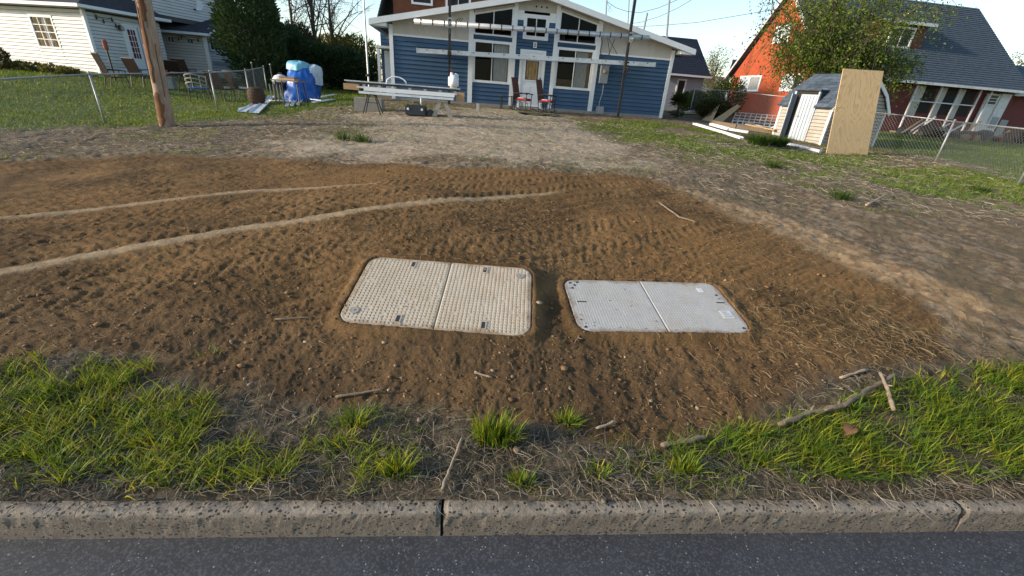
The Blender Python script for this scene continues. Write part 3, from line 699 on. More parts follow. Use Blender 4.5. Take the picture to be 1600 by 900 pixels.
# right verge, lush and flopping over
sx_, sy_ = scatter(.75, 4.6, 1.35, 3.1, 4200)
m_ = relief(sx_, sy_)[2]; dens = sstep(-.02, .1, poly_sd(VGR, sx_, sy_))*(.22+.78*sstep(.30, .44, fbm(sx_*2.8+7, sy_*2.2, 3, 203)))*(m_['k'] > .09)
kp_ = rng.random(4200) < dens*.75; sx_, sy_ = sx_[kp_], sy_[kp_]
x, y = clump(sx_, sy_, 14, .026); hh = rng.uniform(.05, .125, len(x))*np.repeat(rng.uniform(.65, 1.2, len(sx_)), 14)
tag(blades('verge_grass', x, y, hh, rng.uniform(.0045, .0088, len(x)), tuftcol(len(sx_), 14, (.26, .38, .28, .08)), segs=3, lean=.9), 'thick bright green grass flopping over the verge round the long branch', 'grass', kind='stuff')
sx_, sy_ = scatter(-1.0, 1.2, 1.15, 1.75, 420); m_ = relief(sx_, sy_)[2]
kp_ = rng.random(420) < m_['verge']*(m_['k'] > .09)*sstep(.40, .60, fbm(sx_*4+3, sy_*4, 3, 207)); sx_, sy_ = sx_[kp_], sy_[kp_]
x, y = clump(sx_, sy_, 9, .022); hh = rng.uniform(.025, .07, len(x))
tag(blades('sparse_verge_grass', x, y, hh, rng.uniform(.0032, .006, len(x)), tuftcol(len(sx_), 9, (.35, .35, .22, .08)), segs=3, lean=.9), 'thin scattered grass in the middle of the verge near the kerb joint', 'grass', kind='stuff')
# thin dead grass and runners along the kerb back
sx_, sy_ = scatter(-4, 4.6, .95, 2.3, 26000)
m_ = relief(sx_, sy_)[2]; dens = (m_['verge'])*(m_['k'] > .05)*.8
kp_ = rng.random(len(sx_)) < dens; x, y = sx_[kp_], sy_[kp_]; n = len(x)
tag(blades('dead_grass', x, y, rng.uniform(.02, .07, n), rng.uniform(.002, .004, n), pal(n, (.21,.18,.13), (.30,.26,.19), (.13,.11,.075), (.085,.11,.04), p=(.35, .25, .3, .1)), mat='straw', segs=3, lean=1.5), 'matted grey dead grass along the back of the kerb', 'dead grass', kind='stuff')

sx_, sy_ = scatter(-3.8, 4.4, .92, 2.5, 21000); m_ = relief(sx_, sy_)[2]
kp_ = rng.random(len(sx_)) < m_['verge']*(m_['k'] > .03)*(.25+.75*sstep(.6, .12, m_['k']))*(1-.75*sstep(.0, .08, poly_sd(VGR, sx_, sy_))); x, y = sx_[kp_], sy_[kp_]
DEADPOS = (x, y)
# isolated tufts standing in the soil and verge: each a thing
TUFTS = [((772, 690), .17, 300, .085, 'biggest bright green grass tuft, in the middle of the verge above the kerb', .30),
         ((555, 668), .10, 110, .055, 'drooping grass tuft beside a short twig left of the tan lid front', .55),
         ((886, 668), .09, 90, .05, 'small pale grass tuft in the soil right of the biggest tuft', .75),
         ((622, 752), .12, 120, .055, 'spiky yellow-green grass tuft left of the leaning stick near the kerb', .45),
         ((812, 762), .09, 80, .045, 'low dark green grass tuft below the biggest tuft near the kerb', .5),
         ((1065, 740), .10, 130, .055, 'yellowing grass tuft at the near end of the broken branch', .5),
         ((930, 750), .07, 60, .05, 'sparse grass tuft by the kerb right of the low dark one', .5),
         ((535, 700), .07, 70, .05, 'thin grass tuft at the right end of the left verge grass', .5)]
for (pq, hgt, n, spr, lab, ln) in TUFTS:
    c = G(*pq); rd = rng.random(n)**.7; ta = rng.uniform(0, 2*np.pi, n)
    x = spr*rd*np.cos(ta)*1.25; y = spr*rd*np.sin(ta)*.8
    root = thing('grass_tuft', lab, 'grass', c)
    zz = relief(x+c.x, y+c.y)[0]-c.z-.008
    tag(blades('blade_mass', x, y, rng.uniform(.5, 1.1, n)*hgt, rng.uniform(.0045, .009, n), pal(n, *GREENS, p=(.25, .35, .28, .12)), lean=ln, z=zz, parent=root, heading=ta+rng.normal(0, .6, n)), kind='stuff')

# turf behind: lawn on the left, patches on the right, lawn behind the wire fence
def turf(name, label, x0, x1, y0, y1, n, key, h, w):
    x, y = scatter(x0, x1, y0, y1, n); m_ = relief(x, y)[2]
    k_ = rng.random(n) < m_[key]*(1-m_['soil']); x, y = x[k_], y[k_]; n = len(x)
    d = np.hypot(x, y); g = fbm(x*.8, y*.8, 3, 301)[:, None]
    c = pal(n, (.095,.17,.024), (.14,.205,.034), (.20,.23,.05), (.27,.25,.11), p=(.35, .38, .2, .07))*(.8+.4*g)
    return tag(blades(name, x, y, rng.uniform(.5, 1.2, n)*h, w*(.6+d/14)*rng.uniform(.7, 1.3, n), c, segs=2, lean=.8), label, 'grass', kind='stuff')
turf('lawn_grass', 'green lawn in front of the white house on the left', -24, -5, 8.5, 30, 60000, 'lawn', .10, .012)
turf('turf_patch', 'patchy green turf between the graded soil and the shed', 1.5, 14.5, 7, 18.5, 70000, 'turf', .085, .010)
turf('lawn_grass', 'mown green lawn behind the wire fence on the right', 12, 32, 9, 30, 40000, 'lawn', .07, .013)

turf('sparse_grass', 'thin grass sprouting through the raked ground beyond the soil', -13, 13, 6, 17.5, 70000, 'thin', .06, .009)
# straw and root litter lying about
def strands(name, label, x, y, L, r, col, lift=.006):
    n = len(x); a = rng.uniform(0, 2*np.pi, n); cv = rng.normal(0, 1.3, n); K = 5; P = []
    cx, cy = x.copy(), y.copy(); step = L/(K-1); arch = rng.uniform(0, .25, n)*L
    for i in range(K):
        t = i/(K-1); P.append(np.stack([cx, cy, relief(cx, cy)[0]+lift+arch*4*t*(1-t)*.6], -1)); ai = a+cv*t; cx = cx+np.cos(ai)*step; cy = cy+np.sin(ai)*step
    V = []; C = []
    for i in range(K):
        rr_ = (r*(1-.6*i/(K-1)))[:, None]; ai = a+cv*i/(K-1); s = np.stack([-np.sin(ai), np.cos(ai), np.zeros(n)], -1)
        V += [P[i]-s*rr_, P[i]+s*rr_, P[i]+np.array([0, 0, 1.5])*rr_]; C += [col, col, col*1.1]
    V = np.stack(V, 1).reshape(-1, 3); C = np.stack(C, 1).reshape(-1, 3)
    T = []
    for i in range(K-1):
        for j in range(3): a0, b0 = 3*i+j, 3*i+(j+1) % 3; T += [(a0, b0, b0+3), (a0, b0+3, a0+3)]
    T = (np.arange(n)[:, None, None]*(3*K) + np.array(T)[None]).reshape(-1, 3)
    return tag(np_mesh(name, V, T, 'straw', None, C), label, 'litter', kind='stuff')
strands('dead_runners', 'curled grey dead runners woven through the verge grass', DEADPOS[0], DEADPOS[1], rng.uniform(.04, .13, len(DEADPOS[0])), rng.uniform(.0009, .0020, len(DEADPOS[0])), pal(len(DEADPOS[0]), (.24,.20,.145), (.15,.12,.085), (.34,.30,.23), (.10,.08,.055)), .008)
STR = ((.27,.165,.075), (.20,.115,.05), (.36,.25,.13), (.13,.075,.035))
x, y = scatter(-5.5, 4.6, 1.5, 6.5, 24000); m_ = relief(x, y)[2]
k_ = rng.random(len(x)) < m_['soil']*(1-m_['ru'])*(.12+.88*sstep(.42, .62, fbm(x*1.1, y*1.1, 3, 211)))*np.clip(4.2/np.hypot(x, y), 0, 1); x, y = x[k_], y[k_]
strands('root_litter', 'curled straw and root threads strewn over the graded brown soil', x, y, rng.uniform(.02, .085, len(x)), rng.uniform(.0008, .0019, len(x)), pal(len(x), *STR))
# dry stalks heaped at the right edge of the soil
x = np.concatenate([rng.normal(2.75, .55, 1300), rng.uniform(3.5, 9, 1300)]); y = np.concatenate([rng.normal(2.85, .26, 1300), rng.uniform(2.9, 6.8, 1300)])
m_ = relief(x, y)[2]; k_ = (m_['k'] > .45); x, y = x[k_], y[k_]
strands('dry_stalks', 'dry straw stalks piled at the right edge of the soil', x, y, rng.uniform(.04, .15, len(x)), rng.uniform(.0008, .0020, len(x)), pal(len(x), (.26,.18,.085), (.17,.11,.05), (.34,.26,.14), (.10,.07,.04)), .006)
x, y = scatter(-13, 14, 6, 15.5, 15000); m_ = relief(x, y)[2]
k_ = (rng.random(len(x)) < (1-m_['soil'])*(1-.75*m_['lawn'])*.75); x, y = x[k_], y[k_]; d = np.hypot(x, y)
strands('thatch', 'dead grass thatch lying on the raked strip behind the soil', x, y, rng.uniform(.06, .25, len(x)), rng.uniform(.0022, .0042, len(x))*(d/8), pal(len(x), (.33,.28,.20), (.24,.19,.13), (.42,.36,.27), (.14,.11,.075)), .012)

# crumbs of soil and small stones
ico = np.array([(0,0,1),(.894,0,.447),(.276,.851,.447),(-.724,.526,.447),(-.724,-.526,.447),(.276,-.851,.447),(.724,.526,-.447),(-.276,.851,-.447),(-.894,0,-.447),(-.276,-.851,-.447),(.724,-.526,-.447),(0,0,-1)])
icf = np.array([(0,1,2),(0,2,3),(0,3,4),(0,4,5),(0,5,1),(1,6,2),(2,7,3),(3,8,4),(4,9,5),(5,10,1),(6,7,2),(7,8,3),(8,9,4),(9,10,5),(10,6,1),(11,7,6),(11,8,7),(11,9,8),(11,10,9),(11,6,10)])
def crumbs(name, label, cat, x, y, r, col, flat_=.7):
    n = len(x); z = relief(x, y)[0]
    P = ico[None]*(1+rng.normal(0, .18, (n, 12, 1)))*r[:, None, None]*np.stack([rng.uniform(.8, 1.4, n), rng.uniform(.8, 1.2, n), rng.uniform(.5, 1, n)*flat_], -1)[:, None, :]
    a = rng.uniform(0, 2*np.pi, n); c_, s_ = np.cos(a)[:, None], np.sin(a)[:, None]
    V = np.stack([P[..., 0]*c_-P[..., 1]*s_+x[:, None], P[..., 0]*s_+P[..., 1]*c_+y[:, None], P[..., 2]+(z+r*.25)[:, None]], -1).reshape(-1, 3)
    T = (np.arange(n)[:, None, None]*12+icf[None]).reshape(-1, 3)
    return tag(np_mesh(name, V, T, 'clods', None, np.repeat(col, 12, 0)), label, cat, kind='stuff')
x, y = scatter(-5, 4.4, 1.6, 6.6, 16000); m_ = relief(x, y)[2]; k_ = rng.random(len(x)) < m_['soil']*(1-m_['ru'])*np.clip(3.6/np.hypot(x, y), 0, 1)**1.5; x, y = x[k_], y[k_]
crumbs('soil_crumbs', 'loose crumbs of brown soil over the graded ground', 'soil', x, y, rng.gamma(1.6, .0022, len(x))+.0018, pal(len(x), (.105,.060,.027), (.15,.085,.038), (.20,.115,.05)))
x, y = scatter(-3, 3.4, 1.4, 4.2, 1000); m_ = relief(x, y)[2]; k_ = rng.random(len(x)) < np.maximum(m_['soil'], m_['verge']*.5)*(.2+.8*sstep(2.6, 1.8, y))*(1-m_['ru'])*(m_['k'] > .2); x, y = x[k_], y[k_]
crumbs('gravel', 'scattered small tan stones in the soil behind the verge', 'gravel', x, y, rng.gamma(1.8, .0026, len(x))+.0022, pal(len(x), (.24,.165,.10), (.28,.20,.13), (.18,.125,.08), (.32,.25,.175)))
for i, lab in ((0, 'crumbs of soil spilt over the edges of the tan lid'), (1, 'crumbs of soil spilt over the edges of the grey lid')):
    Mx, w, d = LIDS[i]; n = 420; u = rng.uniform(.0, w, n); v_ = rng.uniform(0, d, n); sdv = rrect(u, v_, w, d, .105)
    k_ = (sdv < -.004) & (rng.random(n) < np.exp(sdv/.045)+.06); u, v_ = u[k_], v_[k_]; n = len(u); r_ = rng.gamma(1.5, .0012, n)+.001
    P = np.array([Mx @ Vector((a_, b_, .013)) for a_, b_ in zip(u, v_)]); Vv = (ico[None]*r_[:, None, None]*(1+rng.normal(0, .2, (n, 12, 1)))*np.array([1.2, 1, .6])+P[:, None, :]).reshape(-1, 3)
    tag(np_mesh('spilt_soil', Vv, (np.arange(n)[:, None, None]*12+icf[None]).reshape(-1, 3), 'clods', None, np.repeat(pal(n, (.13,.075,.035), (.18,.105,.05)), 12, 0)), lab, 'soil', kind='stuff')
def stone(px, py, r, lab, mat='pebble', seed=1, sx=1.3):
    c = G(px, py); rg = random.Random(seed); b = bmesh.new(); bmesh.ops.create_icosphere(b, subdivisions=2, radius=r)
    for v_ in b.verts: v_.co = Vector((v_.co.x*sx, v_.co.y, v_.co.z*.72))*(1+rg.uniform(-.07, .07))
    me = bpy.data.meshes.new('pebble'); b.to_mesh(me); b.free(); me.materials.append(MAT[mat]); me.polygons.foreach_set('use_smooth', [True]*len(me.polygons))
    o = bpy.data.objects.new('pebble', me); COL.objects.link(o); zt = float(relief(np.array([c.x]), np.array([c.y]))[0][0])
    o.location = (c.x, c.y, zt+r*.25); o.rotation_euler = (0, 0, rg.uniform(0, 6)); tag(o, lab, 'stone', 'larger pebbles in the soil')
for i, a_ in enumerate([(362, 535, 0.0122, 'round tan pebble at the top edge of the left verge grass'), (391, 603, 0.0109, 'pale pebble in bare soil right of the left verge grass'), (1022, 462, 0.0122, 'dark round pebble just behind the grey lid'),
    (1036, 463, 0.0150, 'larger dark pebble behind the grey lid, right of another'), (1133, 440, 0.0150, 'tan pebble behind the right back corner of the grey lid'), (688, 718, 0.0095, 'small grey pebble left of the stick leaning towards the kerb'), (668, 702, 0.0109, 'flat pale pebble above the leaning stick'),
    (655, 660, 0.0136, 'pale stone half sunk in soil left of the biggest tuft'), (807, 703, 0.0177, 'grey stone at the right foot of the biggest grass tuft'), (961, 727, 0.0088, 'small tan pebble between verge tufts right of the biggest tuft'), (940, 790, 0.0136, 'flat brown stone lying on the back of the kerb'), (600, 715, 0.0204, 'brown earth clod left of the leaning stick')]): stone(*a_, seed=i)

# sticks and twigs
def stick(name, pts, r, mat, label, knots=(), n=8, lift=.0):
    P = []
    for (a_, b_, dz) in pts:
        c = G(a_, b_); zt = float(relief(np.array([c.x]), np.array([c.y]))[0][0]); P.append(Vector((c.x, c.y, zt+dz)))
    base = P[0].copy(); Q = []
    for i in range(len(P)-1):
        for t in (0, .17, .33, .5, .67, .83): Q.append(P[i].lerp(P[i+1], t)-base)
    Q.append(P[-1]-base); rg = random.Random(len(label)); k = len(Q)
    for i in range(1, k-1): Q[i] = Q[i] + Vector((rg.uniform(-1, 1), rg.uniform(-1, 1), rg.uniform(-.6, .6)))*r[0]*.35
    rs = [(r[0]+(r[1]-r[0])*i/(k-1))*rg.uniform(.78, 1.2) for i in range(k)]
    root = thing(name, label, 'stick' if name != 'branch' else 'branch', base); mbk = MB().tube(Q, rs, n); mbk.build('wood', mat, root, smooth=True)
    for (i, v_) in knots:
        MB().tube([Q[i], Q[i]+Vector(v_)*.5, Q[i]+Vector(v_)], [rs[i]*.7, rs[i]*.5, rs[i]*.3], 6).build('side_twig', mat, root, smooth=True)
    return root
stick('branch', [(1215, 672, .035), (1262, 655, .04), (1310, 648, .045), (1350, 622, .05), (1392, 604, .06)], (.017, .012), 'stick', 'long knobbly grey branch lying across the right verge grass', [(6, (.02, .02, .035)), (8, (.03, -.01, .03)), (11, (.02, .03, .03))])
stick('branch', [(1366, 600, .06), (1376, 625, .05), (1388, 655, .04)], (.009, .013), 'stick_pale', 'short pale peeled branch crossing the end of the long grey branch', [(5, (.01, -.03, .02))])
stick('branch', [(1032, 706, .02), (1060, 700, .025), (1100, 692, .03)], (.016, .013), 'stick', 'short thick broken branch at the left edge of the right verge grass')
stick('stick', [(1310, 597, .012), (1350, 588, .015)], (.009, .010), 'stick_pale', 'short cut stick on soil just behind the long grey branch')
stick('stick', [(690, 782, .015), (704, 745, .035), (722, 697, .05)], (.0075, .0065), 'stick_pale', 'bare pale stick leaning from the kerb towards the biggest tuft')
stick('stick', [(525, 625, .012), (560, 624, .015), (600, 617, .03)], (.009, .006), 'stick', 'grey twig lying across the drooping tuft left of centre')
stick('stick', [(741, 592, .008), (768, 599, .012)], (.007, .006), 'stick_pale', 'short brown twig on bare soil below the tan lid')
stick('stick', [(930, 678, .012), (960, 667, .018)], (.007, .008), 'stick_pale', 'stubby pale twig right of the small pale tuft')
stick('stick', [(980, 745, .01), (992, 800, .008)], (.003, .002), 'stick_pale', 'thin straw stalk hanging over the kerb right of centre')
stick('stick', [(1030, 318, .01), (1060, 345, .012), (1088, 352, .012)], (.012, .008), 'stick', 'thin crooked twig on the soil behind the grey lid')
stick('stick', [(1352, 325, .02), (1385, 308, .05)], (.018, .012), 'stick_pale', 'bent pale stick on the thatch right of the soil')
stick('stick', [(905, 527, .008), (897, 540, .008)], (.004, .003), 'stick_pale', 'pale forked root at the front left corner of the grey lid', [(2, (.03, -.03, .01))])
stick('stick', [(430, 497, .012), (490, 496, .02)], (.006, .004), 'stick', 'thin dark twig on the soil left of the tan lid')
# dead leaf curled in the grass
c = G(1318, 690); root = thing('dead_leaf', 'curled brown dead leaf in the grass below the long branch', 'leaf', (c.x, c.y, c.z+.05), .6)
lv = MB(); 
for i in range(6):
    t = i/5; w_ = .032*math.sin(math.pi*min(1, t*.9+.08)); lv.v += [(-.06+.12*t, -w_, .018*math.sin(3*t)+.012), (-.06+.12*t, 0, .018*math.sin(3*t)), (-.06+.12*t, w_, .018*math.sin(3*t)+.016)]
lv.f += [(3*i+j, 3*i+j+1, 3*i+j+4, 3*i+j+3) for i in range(5) for j in range(2)]
lv.build('blade', 'dead_leaf', root, smooth=True); MB().tube([(-.085, 0, .0), (-.06, 0, 0), (.06, 0, .02)], .002, 5).build('stem', 'stick', root)

# ------------------------------------------------------------------ building kit (house frames: x along the front, y to the back, z up)
GAP = .016
def lap(parent, x0, x1, z0, z1, pitch, mat, axis='x', plane=0.0, out=-1, name='siding_board', slope=None, wall=None):
    """lap siding, board by board: each tilts out at its foot. axis 'x': wall in x,z at y=plane; axis 'y': wall in y,z at x=plane.
    slope(t) gives the top limit at position t for gable fields."""
    n = max(1, round((z1-z0)/pitch)); ph = (z1-z0)/n
    for i in range(n):
        a, b = z0+i*ph, z0+(i+1)*ph; t0, t1 = x0, x1
        if slope:
            ts = np.linspace(x0, x1, 60); ok = [t for t in ts if slope(t) > b]
            if len(ok) < 2: continue
            t0, t1 = min(ok), max(ok)
        d0, d1 = plane+out*.034, plane+out*.006; back = plane
        if axis == 'x':
            V = [(t0,back,a),(t1,back,a),(t1,d0,a),(t0,d0,a),(t0,back,b-GAP),(t1,back,b-GAP),(t1,d1,b-GAP),(t0,d1,b-GAP)]
        else:
            V = [(back,t0,a),(back,t1,a),(d0,t1,a),(d0,t0,a),(back,t0,b-GAP),(back,t1,b-GAP),(d1,t1,b-GAP),(d1,t0,b-GAP)]
        MB().add(V, [(0,1,2,3),(7,6,5,4),(0,4,5,1),(1,5,6,2),(2,6,7,3),(3,7,4,0)]).build(name, mat, parent)
def wallbox(mb, axis, plane, t0, t1, z0, z1, th=.12):
    """solid wall behind the boards; the thickness goes inwards"""
    if axis == 'x': mb.box(t0, t1, plane, plane+th, z0, z1)
    else: mb.box(plane-th, plane, t0, t1, z0, z1)
def window(parent, x0, x1, z0, z1, axis='x', plane=0.0, fr=.075, proud=.035, cols=2, rows=1, mat='white_paint', curtains=None, top=None, out=-1, name='window', sash=.03, inner=None):
    """framed window with panes; top=(zl, zr) slopes its head. out=-1 faces -y (axis x); out=+1 faces +x (axis y)"""
    zl, zr = top if top else (z1, z1)
    def P(t, d, z): return (t, plane+out*d, z) if axis == 'x' else (plane+out*d, t, z)
    def head(t): return zl+(zr-zl)*(t-x0)/(x1-x0)
    def slab(mb, a, b, lo_a, hi_a, lo_b, hi_b, d0, d1):
        mb.add([P(a,d0,lo_a),P(b,d0,lo_b),P(b,d0,hi_b),P(a,d0,hi_a),P(a,d1,lo_a),P(b,d1,lo_b),P(b,d1,hi_b),P(a,d1,hi_a)],
               [(0,1,2,3),(7,6,5,4),(0,4,5,1),(1,5,6,2),(2,6,7,3),(3,7,4,0)])
    f = MB()
    slab(f, x0, x1, z0, z0+fr, z0, z0+fr, -.02, proud)
    slab(f, x0, x1, zl-fr, zl, zr-fr, zr, -.02, proud)
    slab(f, x0, x0+fr, z0+fr, head(x0)-fr, z0+fr, head(x0+fr)-fr, -.02, proud-.002)
    slab(f, x1-fr, x1, z0+fr, head(x1-fr)-fr, z0+fr, head(x1)-fr, -.02, proud-.002)
    w = f.build(name, mat, parent)
    iw = (x1-x0-2*fr)/cols
    for c in range(cols):
        a, b = x0+fr+c*iw, x0+fr+(c+1)*iw
        for r_ in range(rows):
            lo = z0+fr+(head((a+b)/2)-fr-z0-fr)*r_/rows; 
            ha, hb = (head(a)-fr, head(b)-fr) if r_ == rows-1 else (z0+fr+(head(a)-2*fr-z0)*(r_+1)/rows,)*2
            MB().quad(P(a+.002, .0, lo), P(b-.002, .0, lo), P(b-.002, .0, hb), P(a+.002, .0, ha)).build('pane', 'glass', w)
    bars = MB(); nb = 0
    for c in range(1, cols):
        t = x0+fr+c*iw; slab(bars, t-sash/2, t+sash/2, z0+fr, head(t)-fr, z0+fr, head(t)-fr, -.012, proud-.014); nb += 1
    for r_ in range(1, rows):
        z = z0+fr+(z1-2*fr-z0)*r_/rows; slab(bars, x0+fr, x1-fr, z-sash/2, z+sash/2, z-sash/2, z+sash/2, -.011, proud-.016); nb += 1
    if nb: bars.build('glazing_bar', mat, w)
    for (a, b, m_) in (curtains or []):
        xa, xb = x0+(x1-x0)*a, x0+(x1-x0)*b; g = MB(); n = 14
        for i in range(n):
            t0, t1 = xa+(xb-xa)*i/n, xa+(xb-xa)*(i+1)/n; cd_ = .12 if not inner or inner > .1 else .006; dk = .02 if cd_ > .1 else .004; d0, d1 = (-cd_-dk*(i % 2)), (-cd_-dk*((i+1) % 2))
            g.quad(P(t0, d0, z0+.02), P(t1, d1, z0+.02), P(t1, d1, head(t1)-.02), P(t0, d0, head(t0)-.02))
        g.build('curtain', m_, w)
    if inner:
        g = MB(); d = -inner
        g.quad(P(x0,d,z0), P(x1,d,z0), P(x1,d,max(zl,zr)), P(x0,d,max(zl,zr)))
        g.quad(P(x0,-.02,z0), P(x0,d,z0), P(x0,d,max(zl,zr)), P(x0,-.02,zl)); g.quad(P(x1,-.02,z0), P(x1,d,z0), P(x1,d,max(zl,zr)), P(x1,-.02,zr))
        g.quad(P(x0,-.02,z0), P(x1,-.02,z0), P(x1,d,z0), P(x0,d,z0)); g.quad(P(x0,-.02,zl), P(x1,-.02,zr), P(x1,d,max(zl,zr)), P(x0,d,max(zl,zr)))
        g.build('room', 'interior', w)
    return w
def roof_plane(parent, a, b, c, d, pitch, mat, th=.05, name='roof', step=.018):
    """sloping roof from eave a-b up to ridge d-c, laid in real overlapping courses"""
    a, b, c, d = map(Vector, (a, b, c, d)); nrm = (b-a).cross(d-a).normalized()
    if nrm.z < 0: nrm = -nrm
    L = (d-a).length; n = max(2, int(L/pitch)); mb = MB()
    for i in range(n):
        t0, t1 = i/n, (i+1)/n
        p0, q0 = a.lerp(d, t0), b.lerp(c, t0); p1, q1 = a.lerp(d, t1), b.lerp(c, t1)
        mb.add([p0+nrm*step, q0+nrm*step, q1+nrm*.002, p1+nrm*.002, p0-nrm*.004, q0-nrm*.004], [(0,1,2,3),(4,5,1,0)])
    mb.add([a-nrm*th, b-nrm*th, c-nrm*th, d-nrm*th, a, b, c, d], [(0,3,2,1),(0,1,5,4),(1,2,6,5),(2,3,7,6),(3,0,4,7)])
    return mb.build(name, mat, parent)

# ------------------------------------------------------------------ blue house
BH = thing('blue_house', 'blue lap-sided house with white trim, low front gable and scaffold before it', 'house', (-5.33, 18.3, .95), R(8.6))
B_W = 11.36
def rl(u): return 3.86 - abs(u-5.70)*.2155          # underside line of the front gable roof
foundation = MB().box(0, B_W, -.03, 6, -.5, .10).build('foundation', 'concrete', BH)
# corner and bay trims (white), each a board
for (a, b, z0, z1) in ((-.02, .12, .02, rl(0)-.06), (11.24, 11.38, .02, rl(11.3)-.06), (2.96, 3.14, .08, rl(3.0)), (4.65, 4.81, .08, rl(4.7)), (6.30, 6.45, .08, rl(6.4)), (8.02, 8.20, .08, rl(8.1))):
    MB().box(a, b, -.05, .0, z0, z1).build('trim_board', 'white_paint', BH)
bk = MB()
for (a, b, z0, z1) in ((.0, 3.02, .1, 2.3), (3.05, 4.72, .1, .93), (3.05, 4.72, 2.25, 2.58), (4.72, 5.08, .1, 2.3), (5.96, 6.4, .1, 2.3), (4.72, 6.4, 2.1, 2.56), (4.72, 5.12, 2.5, 3.42), (5.99, 6.4, 2.5, 3.42), (6.38, 8.1, .1, .93), (6.38, 8.1, 2.25, 2.58), (8.1, B_W, .1, 2.3), (4.95, 6.05, .0, .1)):
    wallbox(bk, 'x', .002, a, b, z0, z1)
# the beige gable fields above
def gable_strip(mb, a, b, z0, y0, y1, drop=.0):
    us = [a] + ([5.70] if a < 5.70 < b else []) + [b]
    mb.prism([(a, y0, z0), (b, y0, z0)] + [(u, y0, rl(u)-drop) for u in reversed(us)], (0, y1-y0, 0))
for (a, b, z0) in ((.12, 2.958, 2.27), (8.202, 11.24, 2.27), (4.812, 6.298, 3.43)):
    g = MB(); gable_strip(g, a, b, z0, -.012, .05); g.build('gable_panel', 'beige_panel', BH)
for (a, b) in ((.12, 2.958), (8.202, 11.24)):
    MB().box(a, b, -.04, .0, 2.215, 2.275).build('band_board', 'white_paint', BH)
for u in (1.05, 2.0, 2.45): MB().bar((u, -.018, 2.29), (u, -.018, rl(u)-.02), .018, .012, (0,1,0)).build('panel_batten', 'beige_panel', BH)
for u in (9.2, 10.2): MB().bar((u, -.018, 2.29), (u, -.018, rl(u)-.02), .018, .012, (0,1,0)).build('panel_batten', 'beige_panel', BH)
wl = MB().box(0, .12, .01, 6, .1, 2.4).box(B_W-.12, B_W, .01, 6, .1, 2.4)
bk.build('wall', 'interior', BH); wl.build('side_wall', 'blue_dark', BH)
lap(BH, .12, 2.955, .10, 2.215, .151, 'blue_siding'); lap(BH, 8.205, 11.24, .10, 2.215, .151, 'blue_siding')
lap(BH, 3.145, 4.645, .10, .85, .150, 'blue_siding'); lap(BH, 6.455, 8.015, .10, .85, .150, 'blue_siding')
lap(BH, 3.145, 4.645, 2.34, 2.50, .08, 'blue_siding'); lap(BH, 6.455, 8.015, 2.34, 2.50, .08, 'blue_siding')
lap(BH, 4.815, 4.998, .10, 2.15, .146, 'blue_siding'); lap(BH, 6.032, 6.295, .10, 2.15, .146, 'blue_siding')
lap(BH, 4.815, 6.295, 2.155, 2.50, .115, 'blue_siding'); lap(BH, 4.815, 5.05, 2.50, 3.12, .155, 'blue_siding'); lap(BH, 6.05, 6.295, 2.50, 3.12, .155, 'blue_siding')
MB().box(4.815, 5.05, -.03, 0, 3.12, 3.43).build('lookout_block', 'white_paint', BH); MB().box(6.05, 6.295, -.03, 0, 3.12, 3.43).build('lookout_block', 'white_paint', BH)
# windows
window(BH, 3.14, 4.65, .85, 2.34, fr=.09, cols=2, curtains=[(.55, .96, 'curtain')])
window(BH, 6.45, 8.02, .85, 2.34, fr=.09, cols=2, curtains=[(.55, .86, 'curtain'), (.86, .97, 'curtain_warm')])
window(BH, 3.14, 4.65, 2.50, 3.3, fr=.055, cols=2, top=(rl(3.14)-.12, rl(4.65)-.12))
window(BH, 6.45, 8.02, 2.50, 3.3, fr=.055, cols=2, top=(rl(6.45)-.12, rl(8.02)-.12))
window(BH, 5.05, 6.05, 2.50, 3.34, fr=.13, cols=2)
for (a, b) in ((3.16, 4.63), (6.47, 8.0)):
    MB().prism([(a, -.03, rl(a)-.115), (b, -.03, rl(b)-.115), (b, -.03, rl(b)-.03), (a, -.03, rl(a)-.03)], (0, .05, 0)).build('head_board', 'beige_panel', BH)
# furniture glimpsed inside, floor and back wall
MB().box(.15, 11.2, 5.8, 5.9, .1, 4).build('inner_wall', 'interior', BH); MB().box(.15, 11.2, .15, 5.8, .1, .14).build('inner_floor', 'lumber_old', BH)
MB().box(3.5, 4.5, 1.6, 2.4, .14, .95).box(6.9, 7.7, 1.4, 2.0, .14, 1.25).build('inner_furniture', 'lumber', BH)
# door
dr = MB().box(5.09, 5.94, -.03, .02, .06, 2.06); door = dr.build('door', 'door_white', BH)
dc = MB(); 
dc.box(5.00, 5.09, -.05, .03, .02, 2.15); dc.box(5.94, 6.03, -.05, .03, .02, 2.15); dc.box(5.09, 5.94, -.05, .03, 2.06, 2.15); dc.build('door_frame', 'white_paint', BH)
MB().box(5.24, 5.79, -.036, -.031, 1.08, 1.78).build('pane', 'interior', door)
MB().box(5.29, 5.74, -.039, -.0365, 1.10, 1.76).build('curtain', 'curtain_warm', door)
for (a, b, c_, d_) in ((5.21, 5.25, 1.05, 1.81), (5.78, 5.82, 1.05, 1.81), (5.25, 5.78, 1.05, 1.085), (5.25, 5.78, 1.775, 1.81)): MB().box(a, b, -.048, -.03, c_, d_).build('glass_moulding', 'door_white', door)
for (a, b) in ((5.20, 5.49), (5.54, 5.83)): MB().box(a, b, -.04, -.03, .22, .88).build('door_panel', 'door_white', door)
MB().box(5.21, 5.82, -.042, -.03, 1.87, 1.98).build('door_panel', 'door_white', door)
for z in (.98, 1.16): MB().lathe([(.03, 0), (.03, .02), (.018, .035), (0, .04)], (0, 0, 0), 10).xf(Matrix.Translation((5.885, -.03, z)) @ Matrix.Rotation(R(90), 4, 'X')).build('door_knob', 'black_metal', door)
MB().box(4.9, 6.15, -.5, .0, -.3, .04).build('door_step', 'concrete', BH)
